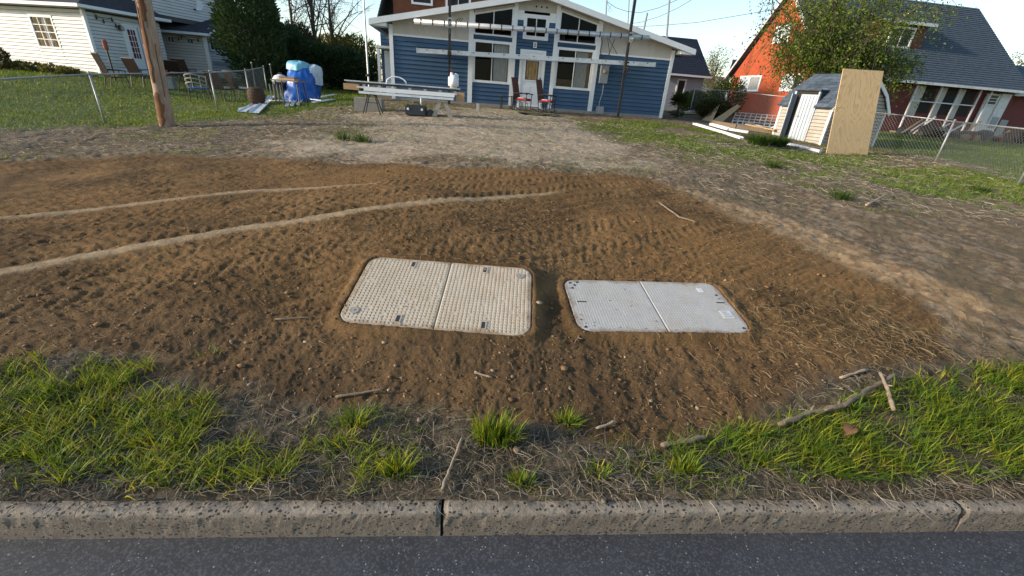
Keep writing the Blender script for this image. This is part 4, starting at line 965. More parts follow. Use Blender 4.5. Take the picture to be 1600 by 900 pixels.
# number plate with its figure
pl = MB().box(5.49, 5.63, -.04, -.023, 2.23, 2.42).build('number_plate', 'white_paint', BH)
for z, r_ in ((2.36, .026), (2.298, .032)):
    MB().tube([(5.56+r_*math.cos(t), -.043, z+r_*math.sin(t)) for t in np.linspace(0, 2*math.pi, 13)], .009, 5, False).build('figure_loop', 'black_plastic', pl)
# roof: two slopes with fascia, soffit
ov, back = -.42, 6.6
ap = (5.70, rl(5.70)+.02)
for sgn in (-1, 1):
    ue = 5.70 + sgn*6.35; ze = rl(ue)+.02
    roof_plane(BH, (ue, back, ze+.12), (ue, ov, ze+.12), (5.70, ov, ap[1]+.12), (5.70, back, ap[1]+.12), .15, 'shingle_dark', th=.04) if sgn < 0 else roof_plane(BH, (ue, ov, ze+.12), (ue, back, ze+.12), (5.70, back, ap[1]+.12), (5.70, ov, ap[1]+.12), .15, 'shingle_dark', th=.04)
    MB().prism([(ue, ov-.03, ze-.055), (5.70, ov-.03, ap[1]-.055), (5.70, ov-.03, ap[1]+.14), (ue, ov-.03, ze+.14)], (0, .03, 0)).build('fascia', 'white_paint', BH)
    MB().prism([(ue, ov, ze-.03), (5.70, ov, ap[1]-.03), (5.70, ov, ap[1]-.005), (ue, ov, ze-.005)], (0, .45, 0)).build('soffit', 'beige_panel', BH)
    MB().prism([(ue, ov, ze-.05), (ue, back, ze-.05), (ue, back, ze+.10), (ue, ov, ze+.10)], (sgn*.03, 0, 0)).build('eave_fascia', 'white_paint', BH)
    MB().prism([(ue, ov+.03, ze-.06), (ue-sgn*.6, ov+.03, ze-.06), (ue-sgn*.6, ov+.03, ze+.07), (ue, ov+.03, ze-.03)], (0, .6, 0)).build('eave_return', 'white_paint', BH)
# vent at the gable top, electric meter, conduit and box on the right wall
for u in (5.50, 5.70, 5.90): MB().lathe([(.035, 0), (.035, .01), (0, .012)], (0,0,0), 10).xf(Matrix.Translation((u, -.012, 3.60)) @ Matrix.Rotation(R(90), 4, 'X')).build('gable_vent', 'black_plastic', BH)
mt = MB().box(8.33, 8.67, -.14, -.02, 1.17, 1.83).build('meter_box', 'meter_grey', BH, bevel=.01)
MB().lathe([(.075, 0), (.075, .05), (.055, .085), (0, .09)], (0,0,0), 14).xf(Matrix.Translation((8.50, -.14, 1.60)) @ Matrix.Rotation(R(90), 4, 'X')).build('meter_dial', 'stone_pale', mt, smooth=True)
MB().tube([(8.55, -.05, 1.17), (8.56, -.05, .8), (8.48, -.05, .45), (8.50, -.05, .3)], .018, 6).build('conduit', 'meter_grey', BH)
MB().box(8.38, 8.68, -.2, -.02, .0, .30).build('junction_box', 'meter_grey', BH, bevel=.015)
MB().tube([(8.12, -.06, 3.0), (8.25, -.07, 2.6), (8.22, -.07, 2.3), (8.40, -.07, 2.0), (8.5, -.06, 1.83)], .012, 6).build('service_cable', 'cable', BH)
# taller brown part of the house behind, with its dark shingled side
MB().prism([(-.62, 5.4, 2.2), (7.5, 5.4, 2.2), (7.5, 5.4, 6.2), (-.2, 5.4, 6.2)], (0, 4, 0)).build('upper_wall', 'brown_board', BH)
for i in range(7): MB().box(-.5+i*1.15, -.5+(i+1)*1.15-.012, 5.375, 5.40, 3.2, 6.2).build('wall_panel', 'brown_board', BH)
roof_plane(BH, (-1.35, 9.4, 3.0), (-1.35, 5.2, 3.0), (-.28, 5.2, 6.2), (-.28, 9.4, 6.2), .14, 'shingle_dark', name='mansard_roof')
lap(BH, -1.15, -.05, .1, 2.9, .15, 'blue_siding', plane=5.3); MB().box(-1.15, 0, 5.3, 5.42, -.4, 2.95).build('rear_wall', 'blue_dark', BH)
window(BH, .35, 1.35, 4.02, 5.4, plane=5.35, fr=.09, cols=1, inner=.02); window(BH, 1.95, 3.15, 3.98, 5.4, plane=5.35, fr=.1, cols=2, inner=.02)
MB().box(7.5, 7.9, 5.3, 6.2, 3.2, 5.2).build('corner_board', 'white_worn', BH)
# side porch with white door
MB().box(-1.25, .0, 4.3, 5.3, 2.02, 2.12).build('porch_roof', 'white_worn', BH); MB().box(-1.0, -.42, 5.24, 5.28, .1, 1.98).build('side_door', 'door_white', BH); MB().box(-1.2, -1.08, 4.35, 4.47, -.1, 2.02).build('porch_post', 'white_paint', BH)
MB().box(-1.3, .0, 4.2, 5.25, -.4, .1).build('porch_step', 'concrete', BH)

# ------------------------------------------------------------------ pump-jack scaffold before the blue house
BM = Matrix.Translation((-5.33, 18.3, .95)) @ Matrix.Rotation(R(8.6), 4, 'Z')
def bh(u, v, w): return BM @ Vector((u, v, w))
def scaffold_pole(u, v, lab, lean, brk, tagc):
    b = bh(u, v, -.02); b.z = zg(b.x, b.y); root = thing('scaffold_pole', lab, 'scaffold pole', b, R(8.6), 'scaffold poles')
    MB().box(-.045, .045, -.045, .045, -.02, 6.4).xf(Matrix.Rotation(lean, 4, 'Y')).build('post', 'black_metal', root)
    MB().box(-.12, .12, -.12, .12, -.03, .02).build('base_plate', 'black_metal', root)
    for z in brk:
        MB().box(-.07, .07, -.09, .10, z-.12, z+.10).box(-.03, .03, -.35, -.09, z-.03, z+.02).bar((0, -.33, z), (0, -.05, z-.28), .03, .03).box(-.085, .085, -.06, .06, z+.16, z+.22).build('jack_bracket', 'galvanised' if z > 2.2 else 'black_metal', root)
    if tagc: MB().box(.045, .075, -.06, -.03, .75, 1.25).build('warning_tag', 'orange_tag', root)
    return root
scaffold_pole(2.25, -.9, 'black scaffold pole in front of the left blue wall, red tag on it', 0.0, (1.7, 2.65), True)
scaffold_pole(9.08, -.9, 'black scaffold pole in front of the right blue wall by the meter', R(-1.0), (1.80, 2.78), False)
rt = thing('scaffold_plank', 'white aluminium scaffold plank, the lower of two, across the blue house front', 'scaffold plank', bh(1.06, -.62, 1.74), R(8.6), 'scaffold planks')
L = 9.25; tilt = Matrix.Rotation(-math.asin(.22/L), 4, 'Y')
MB().box(0, L, -.16, .16, -.075, .075).xf(tilt).build('deck', 'alu', rt)
for x in (0, L): MB().box(x-.02, x+.02, -.165, .165, -.085, .085).xf(tilt).build('end_cap', 'white_worn', rt)
for i in range(16): MB().box(.35+i*.57, .40+i*.57, -.168, -.158, .02, .05).xf(tilt).build('rivet_plate', 'black_plastic', rt)
rt = thing('scaffold_plank', 'white rung-banded scaffold rail, the upper of two, across the blue house front', 'scaffold plank', bh(.97, -.62, 2.67), R(8.6), 'scaffold planks')
L = 8.95; tilt = Matrix.Rotation(-math.asin(.20/L), 4, 'Y')
MB().tube([(0, 0, 0), (L, 0, 0)], .085, 12).xf(tilt).build('rail', 'alu', rt, smooth=True)
for i in range(21): MB().tube([(.22+i*.42, 0, -.0), (.255+i*.42, 0, -.0)], .093, 10).xf(tilt).build('band', 'black_metal', rt)
for i in range(3): MB().bar((1.5+i*.08, -.02, .08), (1.6+i*.08, -.02, .2), .02, .02).xf(tilt).build('toe_clip', 'black_metal', rt)
rt = thing('brace_wires', 'thin brace wires hanging from the upper scaffold rail at right', 'wire', bh(8.3, -.5, 2.75), R(8.6))
for (a, b) in (((0, 0, 0), (.25, 0, -.75)), ((.05, 0, -.02), (.55, .2, -.5)), ((.3, 0, 0), (.1, .3, -1.0))): MB().tube([a, b], .012, 5).build('wire', 'cable', rt)

# ------------------------------------------------------------------ white house on the left: front block, side wing
WH = thing('white_house', 'white clapboard house with dark hip roof behind the left lawn', 'house', (-18.23, 19.68, .98), R(-11))
PT = .135
bk = MB(); wallbox(bk, 'x', .002, -9, -2.95, -.3, 2.47); wallbox(bk, 'x', .002, -1.72, -.0, -.3, 2.47); wallbox(bk, 'x', .002, -2.95, -1.72, -.3, .9); wallbox(bk, 'x', .002, -2.95, -1.72, 2.05, 2.47)
wallbox(bk, 'y', -.002, .12, 1.42, -.3, 2.47); wallbox(bk, 'y', -.002, 2.75, 3.2, -.3, 2.47); wallbox(bk, 'y', -.002, 1.42, 2.75, 2.02, 2.47); bk.build('wall', 'joint_shadow', WH)
MB().box(-9, .0, .3, .35, .9, 2.1).box(-.4, -.35, .2, 3.1, .0, 2.3).build('inner_wall', 'interior', WH)
for (a, b, z0, z1) in ((-9, -2.96, -.05, 2.38), (-1.70, -.07, -.05, 2.38), (-2.96, -1.70, -.05, .87), (-2.96, -1.70, 2.09, 2.38)): lap(WH, a, b, z0, z1, PT, 'white_siding')
for (a, b, z0, z1) in ((.07, 1.44, -.05, 2.34), (2.72, 3.2, -.05, 2.34), (1.44, 2.72, 2.05, 2.34)): lap(WH, a, b, z0, z1, PT, 'white_siding', axis='y', plane=0, out=1)
MB().box(-.07, .05, -.05, .07, -.2, 2.42).build('corner_board', 'white_paint', WH)
window(WH, -2.96, -1.70, .87, 2.09, fr=.075, cols=3, rows=4, sash=.028, curtains=[(.35, .55, 'white_cushion')])
# patio door pair on the side wall
for (a, b) in ((1.46, 2.05), (2.10, 2.69)):
    d_ = MB().box(-.02, .03, a, b, .02, 2.0).build('door', 'door_white', WH)
    MB().box(.031, .036, a+.13, b-.13, .75, 1.88).build('pane', 'interior', d_)
    g = MB()
    for i in range(1, 3): t = a+.13+(b-a-.26)*i/3; g.box(.036, .045, t-.011, t+.011, .75, 1.88)
    for i in range(1, 5): z = .75+1.13*i/5; g.box(.0365, .0455, a+.13, b-.13, z-.011, z+.011)
    g.build('glazing_bar', 'door_white', d_)
    MB().box(.038, .042, a+.15, b-.15, .78, 1.84).build('curtain', 'red_dark', d_)
MB().box(-.02, .045, 1.38, 1.46, 0, 2.08).box(-.02, .045, 2.69, 2.77, 0, 2.08).box(-.02, .045, 1.46, 2.69, 2.0, 2.08).build('door_frame', 'white_paint', WH)
lm = MB().box(.02, .10, 1.27, 1.37, 1.85, 2.0).build('porch_lamp', 'black_metal', WH); MB().lathe([(.03, -.16), (.075, -.12), (.07, 0), (.03, .03)], (.15, 1.32, 1.95), 10).build('lamp_glass', 'stone_pale', lm)
# hip roof, gutters, upper storey
ro, rz = .35, 2.50
roof_plane(WH, (-10, -ro, rz), (ro, -ro, rz), (-3.6, 3.6, rz+1.7), (-10, 3.6, rz+1.7), .14, 'shingle_dark')
roof_plane(WH, (ro, -ro, rz), (ro, 3.5, rz), (-3.6, 3.5, rz+1.7), (-3.6, 3.6, rz+1.7), .14, 'shingle_dark')
MB().box(-10, ro, -ro-.0, .0, rz-.10, rz-.06).box(.0, ro, -ro, 3.5, rz-.101, rz-.061).build('soffit', 'white_siding', WH)
MB().box(-10, ro+.10, -ro-.10, -ro, rz-.085, rz+.03).build('gutter', 'white_paint', WH); MB().box(ro, ro+.10, -ro, 3.5, rz-.085, rz+.03).build('gutter', 'white_paint', WH)
MB().box(-7, -.9, 3.3, 9, 2.6, 7).build('upper_wall', 'joint_shadow', WH); lap(WH, -7, -.9, 2.8, 5.4, .13, 'white_siding', plane=3.3); lap(WH, 3.3, 9, 2.8, 5.4, .13, 'white_siding', axis='y', plane=-.9, out=1)
# low shrubs' bed line is separate; the rear wing
WW = thing('white_wing', 'white rear wing of the clapboard house with arched window gable', 'house', (-18.9, 24.6, .98), R(10))
MB().box(-3, 1.95, 0, 8.6, -.4, 2.12).build('wall', 'joint_shadow', WW)
lap(WW, -3, 1.88, -.05, 2.10, PT, 'white_siding'); lap(WW, .06, 8.6, -.05, 2.12, PT, 'white_siding', axis='y', plane=1.95, out=1)
gs = lambda t: 2.22 + .36*(t if t < 4.3 else 8.6-t)
MB().prism([(1.95, 0, 2.12), (1.95, 8.6, 2.12), (1.95, 4.3, gs(4.3))], (-.1, 0, 0)).build('gable_wall', 'joint_shadow', WW); lap(WW, 0, 8.6, 2.12, 3.7, PT, 'white_siding', axis='y', plane=1.95, out=1, slope=gs)
MB().box(1.86, 2.0, -.05, .06, -.1, 2.15).build('corner_board', 'white_paint', WW)
for (a, b) in ((.22, 1.12), (1.50, 2.46)): window(WW, a, b, 1.42, 2.06, axis='y', plane=2.01, out=1, fr=.06, cols=2, inner=.02)
# arched fanlight above the first pair
ar = MB(); n = 10; P = [(2.0, .70+.44*math.cos(math.pi*i/n), 2.12+.36*math.sin(math.pi*i/n)) for i in range(n+1)]
ar.prism(P, (.015, 0, 0)); fan = ar.build('arched_window', 'interior', WW)
MB().tube(P, .035, 6).tube([P[0], P[-1]], .03, 6).tube([(2.015, .7, 2.12), (2.015, .7, 2.48)], .018, 5).tube([(2.015, .7, 2.12), (2.015, .95, 2.42)], .014, 5).tube([(2.015, .7, 2.12), (2.015, .45, 2.42)], .014, 5).build('arch_frame', 'white_paint', fan)
MB().box(1.96, 2.0, .35, 2.6, .75, .95).build('cellar_hatch', 'meter_grey', WW)
roof_plane(WW, (-3.2, -.35, 2.14), (2.35, -.35, 2.14), (2.35, 4.3, 3.85), (-3.2, 4.3, 3.85), .14, 'shingle_dark')
roof_plane(WW, (2.35, 8.95, 2.14), (-3.2, 8.95, 2.14), (-3.2, 4.3, 3.85), (2.35, 4.3, 3.85), .14, 'shingle_dark')
MB().box(-3.2, 2.35, -.47, -.35, 2.06, 2.17).build('gutter', 'white_paint', WW)
MB().prism([(2.36, -.4, 2.05), (2.36, 4.3, 3.76), (2.36, 4.3, 3.88), (2.36, -.4, 2.17)], (.03, 0, 0)).build('rake_board', 'white_paint', WW)
MB().box(2.0, 2.06, -.12, -.04, .0, 2.1).build('downspout', 'white_paint', WW)
# satellite dish on the wing roof
WM = Matrix.Translation((-18.9, 24.6, .98)) @ Matrix.Rotation(R(10), 4, 'Z')
d0 = WM @ Vector((1.25, 1.4, 2.80)); DS = thing('satellite_dish', 'white satellite dish on an arm on the dark wing roof', 'satellite dish', d0, R(20))
MB().lathe([(.0, -.05), (.14, -.035), (.25, .02), (.27, .04), (.24, .03), (.12, -.02), (0, -.035)], (0, 0, 0), 18).xf(Matrix.Translation((.06, -.1, .72)) @ Matrix.Rotation(R(70), 4, 'X')).build('dish', 'white_paint', DS, smooth=True)
MB().tube([(0, 0, -.05), (0, 0, .4), (.05, -.05, .7)], .025, 6).build('mast', 'galvanised', DS); MB().tube([(.06, -.1, .48), (.02, -.5, .5)], .015, 5).build('feed_arm', 'galvanised', DS); MB().box(-.03, .07, -.56, -.48, .46, .54).build('receiver', 'black_plastic', DS)
# string lights along the eaves
WHM = Matrix.Translation((-18.23, 19.68, .98)) @ Matrix.Rotation(R(-11), 4, 'Z')
def string_lights(Mw, pts, n, lab, loc):
    rt = thing('string_lights', lab, 'string lights', loc); P = [Mw @ Vector(p)-Vector(loc) for p in pts]; cab = []
    for i in range(len(P)-1):
        for t in np.linspace(0, 1, 7)[:-1]: q = P[i].lerp(P[i+1], t); q.z -= .16*4*t*(1-t); cab.append(q)
    cab.append(P[-1]); MB().tube(cab, .008, 4).build('cable', 'cable', rt)
    for i in range(n):
        q = cab[int((i+.5)*(len(cab)-1)/n)]; MB().lathe([(.018, 0), (.022, -.05), (.035, -.10), (.03, -.15), (0, -.17)], q, 8).build('bulb', 'lamp_bulb', rt, smooth=True)
string_lights(WHM, [(.08, .3, 2.36), (.12, 1.0, 2.25), (.10, 1.3, 2.05)], 5, 'dark bulb string lights sagging over the side wall by the patio door', WHM @ Vector((.08, .3, 2.3)))
string_lights(WM, [(.0, -.12, 2.02), (.9, -.12, 2.0), (1.8, -.12, 2.02)], 8, 'dark bulb string lights under the gutter of the white rear wing', WM @ Vector((.0, -.12, 2.0)))

# ------------------------------------------------------------------ red house on the right
RC = (15.27, 25.25, .95)
RH = thing('red_house', 'red brick house with steep slate roof and lit gable, behind the shed', 'house', RC, R(9))
gw, gd, ez, az = 12.4, 7.75, 2.60, 6.95
def rg_(t): return ez + (az-ez)*(1-abs(t-gd/2)/(gd/2))
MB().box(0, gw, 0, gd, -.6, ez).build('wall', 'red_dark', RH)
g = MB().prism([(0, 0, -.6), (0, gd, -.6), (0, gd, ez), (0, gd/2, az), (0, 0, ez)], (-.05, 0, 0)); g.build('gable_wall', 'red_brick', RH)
window(RH, 4.62, 6.80, 1.66, 2.58, axis='y', plane=-.075, out=-1, fr=.10, cols=2, curtains=[(.5, .95, 'white_cushion'), (.05, .5, 'curtain')], inner=.02)
window(RH, 1.1, 2.70, 1.70, 2.60, axis='y', plane=-.075, out=-1, fr=.10, cols=2, curtains=[(.4, .95, 'white_cushion')], inner=.02)
window(RH, 3.2, 4.55, 4.25, 5.2, axis='y', plane=-.075, out=-1, fr=.10, cols=2, curtains=[(.05, .95, 'white_cushion')], inner=.02)
ey, eo = -.55, -.35
sl = (az-ez)/(gd/2); ze = ez + ey*sl*.0
roof_plane(RH, (eo, ey, ez-.05), (gw+.3, ey, ez-.05), (gw-.25, gd/2, az+.1), (eo, gd/2, az+.1), .16, 'shingle_slate', step=.03)
roof_plane(RH, (gw+.3, gd+.4, ez-.05), (eo, gd+.4, ez-.05), (eo, gd/2, az+.1), (gw-.25, gd/2, az+.1), .16, 'shingle_slate', step=.03)
MB().prism([(gw-.1, -.3, ez), (gw-.1, gd+.2, ez), (gw-.45, gd/2, az)], (.05, 0, 0)).build('end_gable', 'red_dark', RH)
for s_ in (0, 1):
    y0 = ey if s_ == 0 else gd+.4
    MB().prism([(eo-.03, y0, ez-.20), (eo-.03, gd/2, az-.06), (eo-.03, gd/2, az+.10), (eo-.03, y0, ez-.03)], (.04, 0, 0)).build('rake_board', 'white_worn', RH)
MB().box(eo, gw+.3, ey-.11, ey, ez-.14, ez-.02).build('gutter', 'white_worn', RH)
# icicle lights along the front rake of the gable
rt = thing('icicle_lights', 'row of white bulbs along the roof edge of the red gable', 'string lights', RC, R(9))
MB().tube([(eo-.06, ey, ez-.1), (eo-.06, gd/2, az+.02)], .012, 4).build('cable', 'cable', rt)
for i in range(46):
    t = (i+.5)/46; y = ey+(gd/2-ey)*t; z = ez-.1+(az+.12-ez)*t
    MB().lathe([(.02, .02), (.05, -.02), (.05, -.06), (0, -.11)], (eo-.07, y, z), 6).build('bulb', 'icicle_bulb', rt)
# dormer in the roof slope
dm = MB().box(3.4, 6.3, 1.1, 3.9, 3.8, 5.35).build('dormer', 'red_dark', RH)
roof_plane(RH, (3.2, .8, 5.40), (6.5, .8, 5.40), (6.5, 3.9, 6.6), (3.2, 3.9, 6.6), .16, 'shingle_slate', name='dormer_roof'); MB().box(3.2, 6.5, .76, .80, 5.27, 5.42).build('dormer_fascia', 'white_worn', RH)
window(RH, 4.1, 5.6, 4.2, 5.2, plane=1.07, fr=.10, cols=2, inner=.02)
# porch under the eave: posts, rails, white panels, screen door
for u in (5.6, 7.15, 8.35, 9.7, 10.4): MB().box(u-.035, u+.035, -.36, -.29, .1, ez-.14).build('porch_post', 'white_worn', RH)
for (a, b) in ((5.6, 7.15), (7.15, 8.35), (8.35, 9.7)): MB().box(a+.05, b-.05, -.36, -.30, 1.64, 1.69).build('porch_rail', 'white_worn', RH)
MB().box(5.4, 10.4, -.6, .0, -.5, .1).build('porch_floor', 'lumber_old', RH)
for i, (a, b) in enumerate(((6.0, 6.5), (7.4, 7.9), (8.7, 9.1))): MB().box(a, b, -.04, -.01, .9, 2.45).build('wall_panel', 'beige_panel', RH); MB().box(b+.05, b+.75, -.035, -.008, 1.1, 2.4).build('dark_pane', 'interior', RH)
d_ = MB().box(10.5, 11.35, -.10, -.04, .1, 2.35).build('screen_door', 'white_worn', RH); window(RH, 10.48, 11.3, 1.75, 2.35, plane=-.13, fr=.07, cols=1, rows=3, mat='white_worn', inner=.02)
MB().box(11.4, 12.05, -.16, -.02, .1, 2.4).build('wall_panel', 'white_worn', RH); MB().box(11.5, 11.95, -.18, -.16, .6, 1.2).build('wall_vent', 'meter_grey', RH)
# lower roof at the right end
MB().box(gw, gw+6, .6, 6, -.6, 2.4).build('side_wing', 'red_dark', RH); roof_plane(RH, (gw-.2, .1, 2.5), (gw+6.3, .1, 2.5), (gw+6.3, 3.4, 4.3), (gw-.2, 3.4, 4.3), .16, 'shingle_slate', name='wing_roof'); MB().box(gw-.2, gw+6.3, .0, .1, 2.38, 2.5).build('gutter', 'white_worn', RH)
MB().box(gw+.5, gw+1.3, .55, .6, 0.2, 1.1).build('wall_panel', 'meter_grey', RH)

# ------------------------------------------------------------------ far houses in the gap
def far_house(name, label, loc, rz, w, d, eave, ridge, wmat, rmat, ridge_axis='x', win=True):
    h = thing(name, label, 'house', loc, rz); MB().box(0, w, 0, d, -1, eave).build('wall', wmat, h)
    if ridge_axis == 'x':
        roof_plane(h, (-.3, -.4, eave-.05), (w+.3, -.4, eave-.05), (w+.3, d/2, ridge), (-.3, d/2, ridge), .2, rmat); roof_plane(h, (w+.3, d+.4, eave-.05), (-.3, d+.4, eave-.05), (-.3, d/2, ridge), (w+.3, d/2, ridge), .2, rmat)
        for x in (0, w-.05): MB().prism([(x, 0, eave), (x, d, eave), (x, d/2, ridge-.05)], (.05, 0, 0)).build('gable_wall', wmat, h)
        MB().box(-.3, w+.3, -.5, -.4, eave-.14, eave-.02).build('gutter', 'white_paint', h)
    else:
        roof_plane(h, (-.4, d+.3, eave-.05), (-.4, -.3, eave-.05), (w/2, -.3, ridge), (w/2, d+.3, ridge), .2, rmat); roof_plane(h, (w+.4, -.3, eave-.05), (w+.4, d+.3, eave-.05), (w/2, d+.3, ridge), (w/2, -.3, ridge), .2, rmat)
        MB().prism([(0, 0, eave), (w, 0, eave), (w/2, 0, ridge-.05)], (0, .05, 0)).build('gable_wall', wmat, h)
        for s_ in (-1, 1): MB().prism([(w/2+s_*(w/2+.4), -.33, eave-.15), (w/2, -.33, ridge-.1), (w/2, -.33, ridge+.05), (w/2+s_*(w/2+.4), -.33, eave)], (0, .04, 0)).build('rake_board', 'white_paint', h)
    if win: window(h, w*.35, w*.35+1.2, .9, 2.2, fr=.09, cols=2, inner=.05, plane=0)
    return h
p = at(1012, 150, 34); far_house('grey_house', 'grey house with a tall navy roof behind the blue house corner', (p.x, p.y, .9), R(8), 4.0, 6, 2.6, 5.2, 'grey_wall', 'shingle_navy', win=False)
HM = Matrix.Translation((p.x, p.y, .9)) @ Matrix.Rotation(R(8), 4, 'Z')
h_ = [o for o in bpy.data.objects if o.name == 'grey_house'][0]
window(h_, 2.0, 2.7, .8, 2.3, fr=.1, cols=1, plane=-.03, inner=.02); 
p = at(1105, 140, 60); far_house('brown_roof_house', 'small far house with brown roof between the grey house and the red one', (p.x-3, p.y, .9), R(5), 6, 6, 2.6, 4.2, 'white_siding', 'far_roof', 'y', False)
p = at(1136, 140, 52); far_house('navy_roof_house', 'far white house with a navy roof peeking over the hedge', (p.x, p.y, .9), R(-25), 4.5, 6, 4.0, 5.6, 'white_siding', 'shingle_navy', 'x', False)
p = at(1075, 115, 70); far_house('far_cottage', 'far grey cottage with brown roof just right of the navy roof', (p.x+1, p.y, .9), R(0), 6, 6, 3.0, 4.8, 'grey_wall', 'far_roof', 'x', False)

# ------------------------------------------------------------------ trees and shrubs
def leaf_quads(P, size, col, name, mat, parent, axis=None, ratio=.45, spread=1.0):
    """rhombic leaves; axis gives a preferred pointing direction"""
    n = len(P); d = rng.normal(0, 1, (n, 3)); d /= np.linalg.norm(d, axis=1, keepdims=True)
    if axis is not None: d = d*spread + axis; d /= np.linalg.norm(d, axis=1, keepdims=True)+1e-9
    q = rng.normal(0, 1, (n, 3)); s = np.cross(d, q); s /= np.linalg.norm(s, axis=1, keepdims=True)+1e-9
    L = size[:, None]; V = np.stack([P, P+d*L*.5+s*L*ratio*.5, P+d*L, P+d*L*.5-s*L*ratio*.5], 1).reshape(-1, 3)
    T = (np.arange(n)[:, None]*4+np.arange(4)[None]).astype(int)
    return np_mesh(name, V, T, mat, parent, np.repeat(col, 4, 0))
def bez(a, b, c, n): return [a*(1-t)**2+b*2*t*(1-t)+c*t*t for t in np.linspace(0, 1, n)]
def tree(name, label, base, H, tr, cc, cr, limbs, twigs, leaves, lsize, cols, bark='bark', droop=.3, group=None, mat='leaves', fork=.35, seed=1, jit=.22, pc=None, axis=None, tl=1.0, minr=.006):
    rg = np.random.default_rng(seed); base = Vector(base); root = thing(name, label, 'tree', base, 0, group)
    cc = np.array(cc) - np.array(base); cr = np.array(cr); wood = MB(); LP = []
    top = np.array([cc[0]*.7, cc[1]*.7, H*.72]); tk = bez(np.zeros(3)+np.array([0, 0, -.2]), np.array([top[0]*.1+rg.normal(0, .15), top[1]*.1, H*.4]), top, 9)
    wood.tube([Vector(p) for p in tk], [tr*(1-.8*i/8) for i in range(9)], 9)
    for i in range(limbs):
        v_ = rg.normal(0, 1, 3); v_ /= np.linalg.norm(v_); v_ = v_*cr*rg.uniform(.55, 1.0)**.6; tgt = cc+v_
        k = fork+(1-fork)*rg.random()*.8; s0 = np.array(tk[min(8, int(k*8))]); mid = s0*.5+tgt*.5+np.array([0, 0, .18*np.linalg.norm(tgt-s0)])+rg.normal(0, .15, 3)
        lb = bez(s0, mid, tgt, 8); r0_ = max(minr*1.6, tr*.38*(1-.6*k)*rg.uniform(.7, 1.2)); wood.tube([Vector(p) for p in lb], [max(minr, r0_*(1-.85*j/7)) for j in range(8)], 5, False)
        for j in range(twigs):
            t = rg.uniform(.3, 1); p0 = np.array(lb[int(t*7)]); e = rg.normal(0, 1, 3); e /= np.linalg.norm(e); ln = rg.uniform(.35, 1.0)*tl
            p2 = p0+e*ln+np.array([0, 0, -droop*ln]); tw = bez(p0, p0+e*ln*.5+np.array([0, 0, .12*ln]), p2, 4)
            wood.tube([Vector(p) for p in tw], [max(minr, r0_*.35), minr, minr*.8, minr*.6], 3, False)
            LP += [(p0*(1-u)+p2*u) for u in (.35, .7, 1.0)]
    wood.build('trunk', bark, root, smooth=True)
    if leaves:
        LP = np.array(LP); P = LP[rg.integers(0, len(LP), leaves)]+rg.normal(0, jit, (leaves, 3))
        c = np.array(cols)[rg.choice(len(cols), leaves, p=pc)]*rg.uniform(.7, 1.3, (leaves, 1))
        tag(leaf_quads(P, rg.uniform(.6, 1.3, leaves)*lsize, c, 'crown', mat, root, axis=axis), kind=None)
    return root
def evergreen(name, label, base, w, h, n, lsize, cols, shape='egg', group=None, cat='shrub', mat='needles', seed=1, up=.7, ratio=.32, lump=.3):
    rg = np.random.default_rng(seed); root = thing(name, label, cat, base, 0, group)
    u = rg.normal(0, 1, (n, 3)); u /= np.linalg.norm(u, axis=1, keepdims=True); rad = rg.random(n)**.28
    th = np.arctan2(u[:, 1], u[:, 0]); lum = 1+lump*(fbm(th*1.6+9, u[:, 2]*3.0+seed, 3, 400+seed)-.5)*2
    zz = (u[:, 2]*rad*.5+.5); 
    prof = {'egg': np.ones(n), 'cone': np.clip(1.25-1.05*zz, .08, 1.2), 'col': np.clip(1.1-.5*zz**3, .2, 1.1), 'wide': np.ones(n)}[shape]
    P = np.stack([u[:, 0]*rad*lum*prof*w/2, u[:, 1]*rad*lum*prof*w/2, zz*h*(1+.12*(lum-1))+.02], -1)
    c = np.array(cols)[rg.choice(len(cols), n)]*rg.uniform(.65, 1.35, (n, 1))
    ax = u*np.array([1, 1, .4])+np.array([0, 0, up])
    leaf_quads(P, rg.uniform(.6, 1.4, n)*lsize, c, 'foliage', mat, root, axis=ax, ratio=ratio, spread=.6)
    st = MB().tube([(0, 0, -.15), (.02, 0, h*.45), (0, .02, h*.85)], [w*.035+.015, w*.025+.01, .008], 7)
    for i in range(9):
        a = rg.uniform(0, 6.28); z0 = h*rg.uniform(.1, .6); st.tube([(0, 0, z0), (math.cos(a)*w*.18, math.sin(a)*w*.18, z0+h*.12), (math.cos(a)*w*.36, math.sin(a)*w*.36, z0+h*.25)], [w*.015+.006, w*.01+.004, .003], 5)
    st.build('stem', 'bark', root)
    return root
DARKG = ((.022,.044,.016), (.032,.060,.020), (.045,.076,.027), (.060,.088,.032))
def onG(px, Y):
    """ground point straight below a pixel column at forward distance Y"""
    p = at(px, 140, Y); return Vector((p.x, p.y, zg(p.x, p.y)))
evergreen('evergreen_bush', 'big dark rounded evergreen against the white wing gable', onG(404, 22.5), 2.75, 4.6, 14000, .18, DARKG, 'egg', 'evergreens behind the lawn', seed=3)
evergreen('cedar_tree', 'tall narrow dark cedar rising behind the big rounded evergreen', onG(430, 31), 1.3, 7.2, 7000, .26, DARKG, 'col', 'evergreens behind the lawn', 'tree', seed=4)
evergreen('evergreen_bush', 'dark evergreen bush immediately right of the big rounded one', onG(452, 25.5), 2.8, 3.0, 9000, .2, DARKG, 'egg', 'evergreens behind the lawn', seed=5)
evergreen('evergreen_bush', 'dark hedge bush below the bare trees', onG(497, 27), 3.4, 2.3, 9000, .2, DARKG, 'egg', 'evergreens behind the lawn', seed=6)
evergreen('evergreen_bush', 'dark low hedge bush beside the white flagpole', onG(543, 27.5), 3.4, 2.2, 8000, .2, DARKG, 'wide', 'evergreens behind the lawn', seed=7)
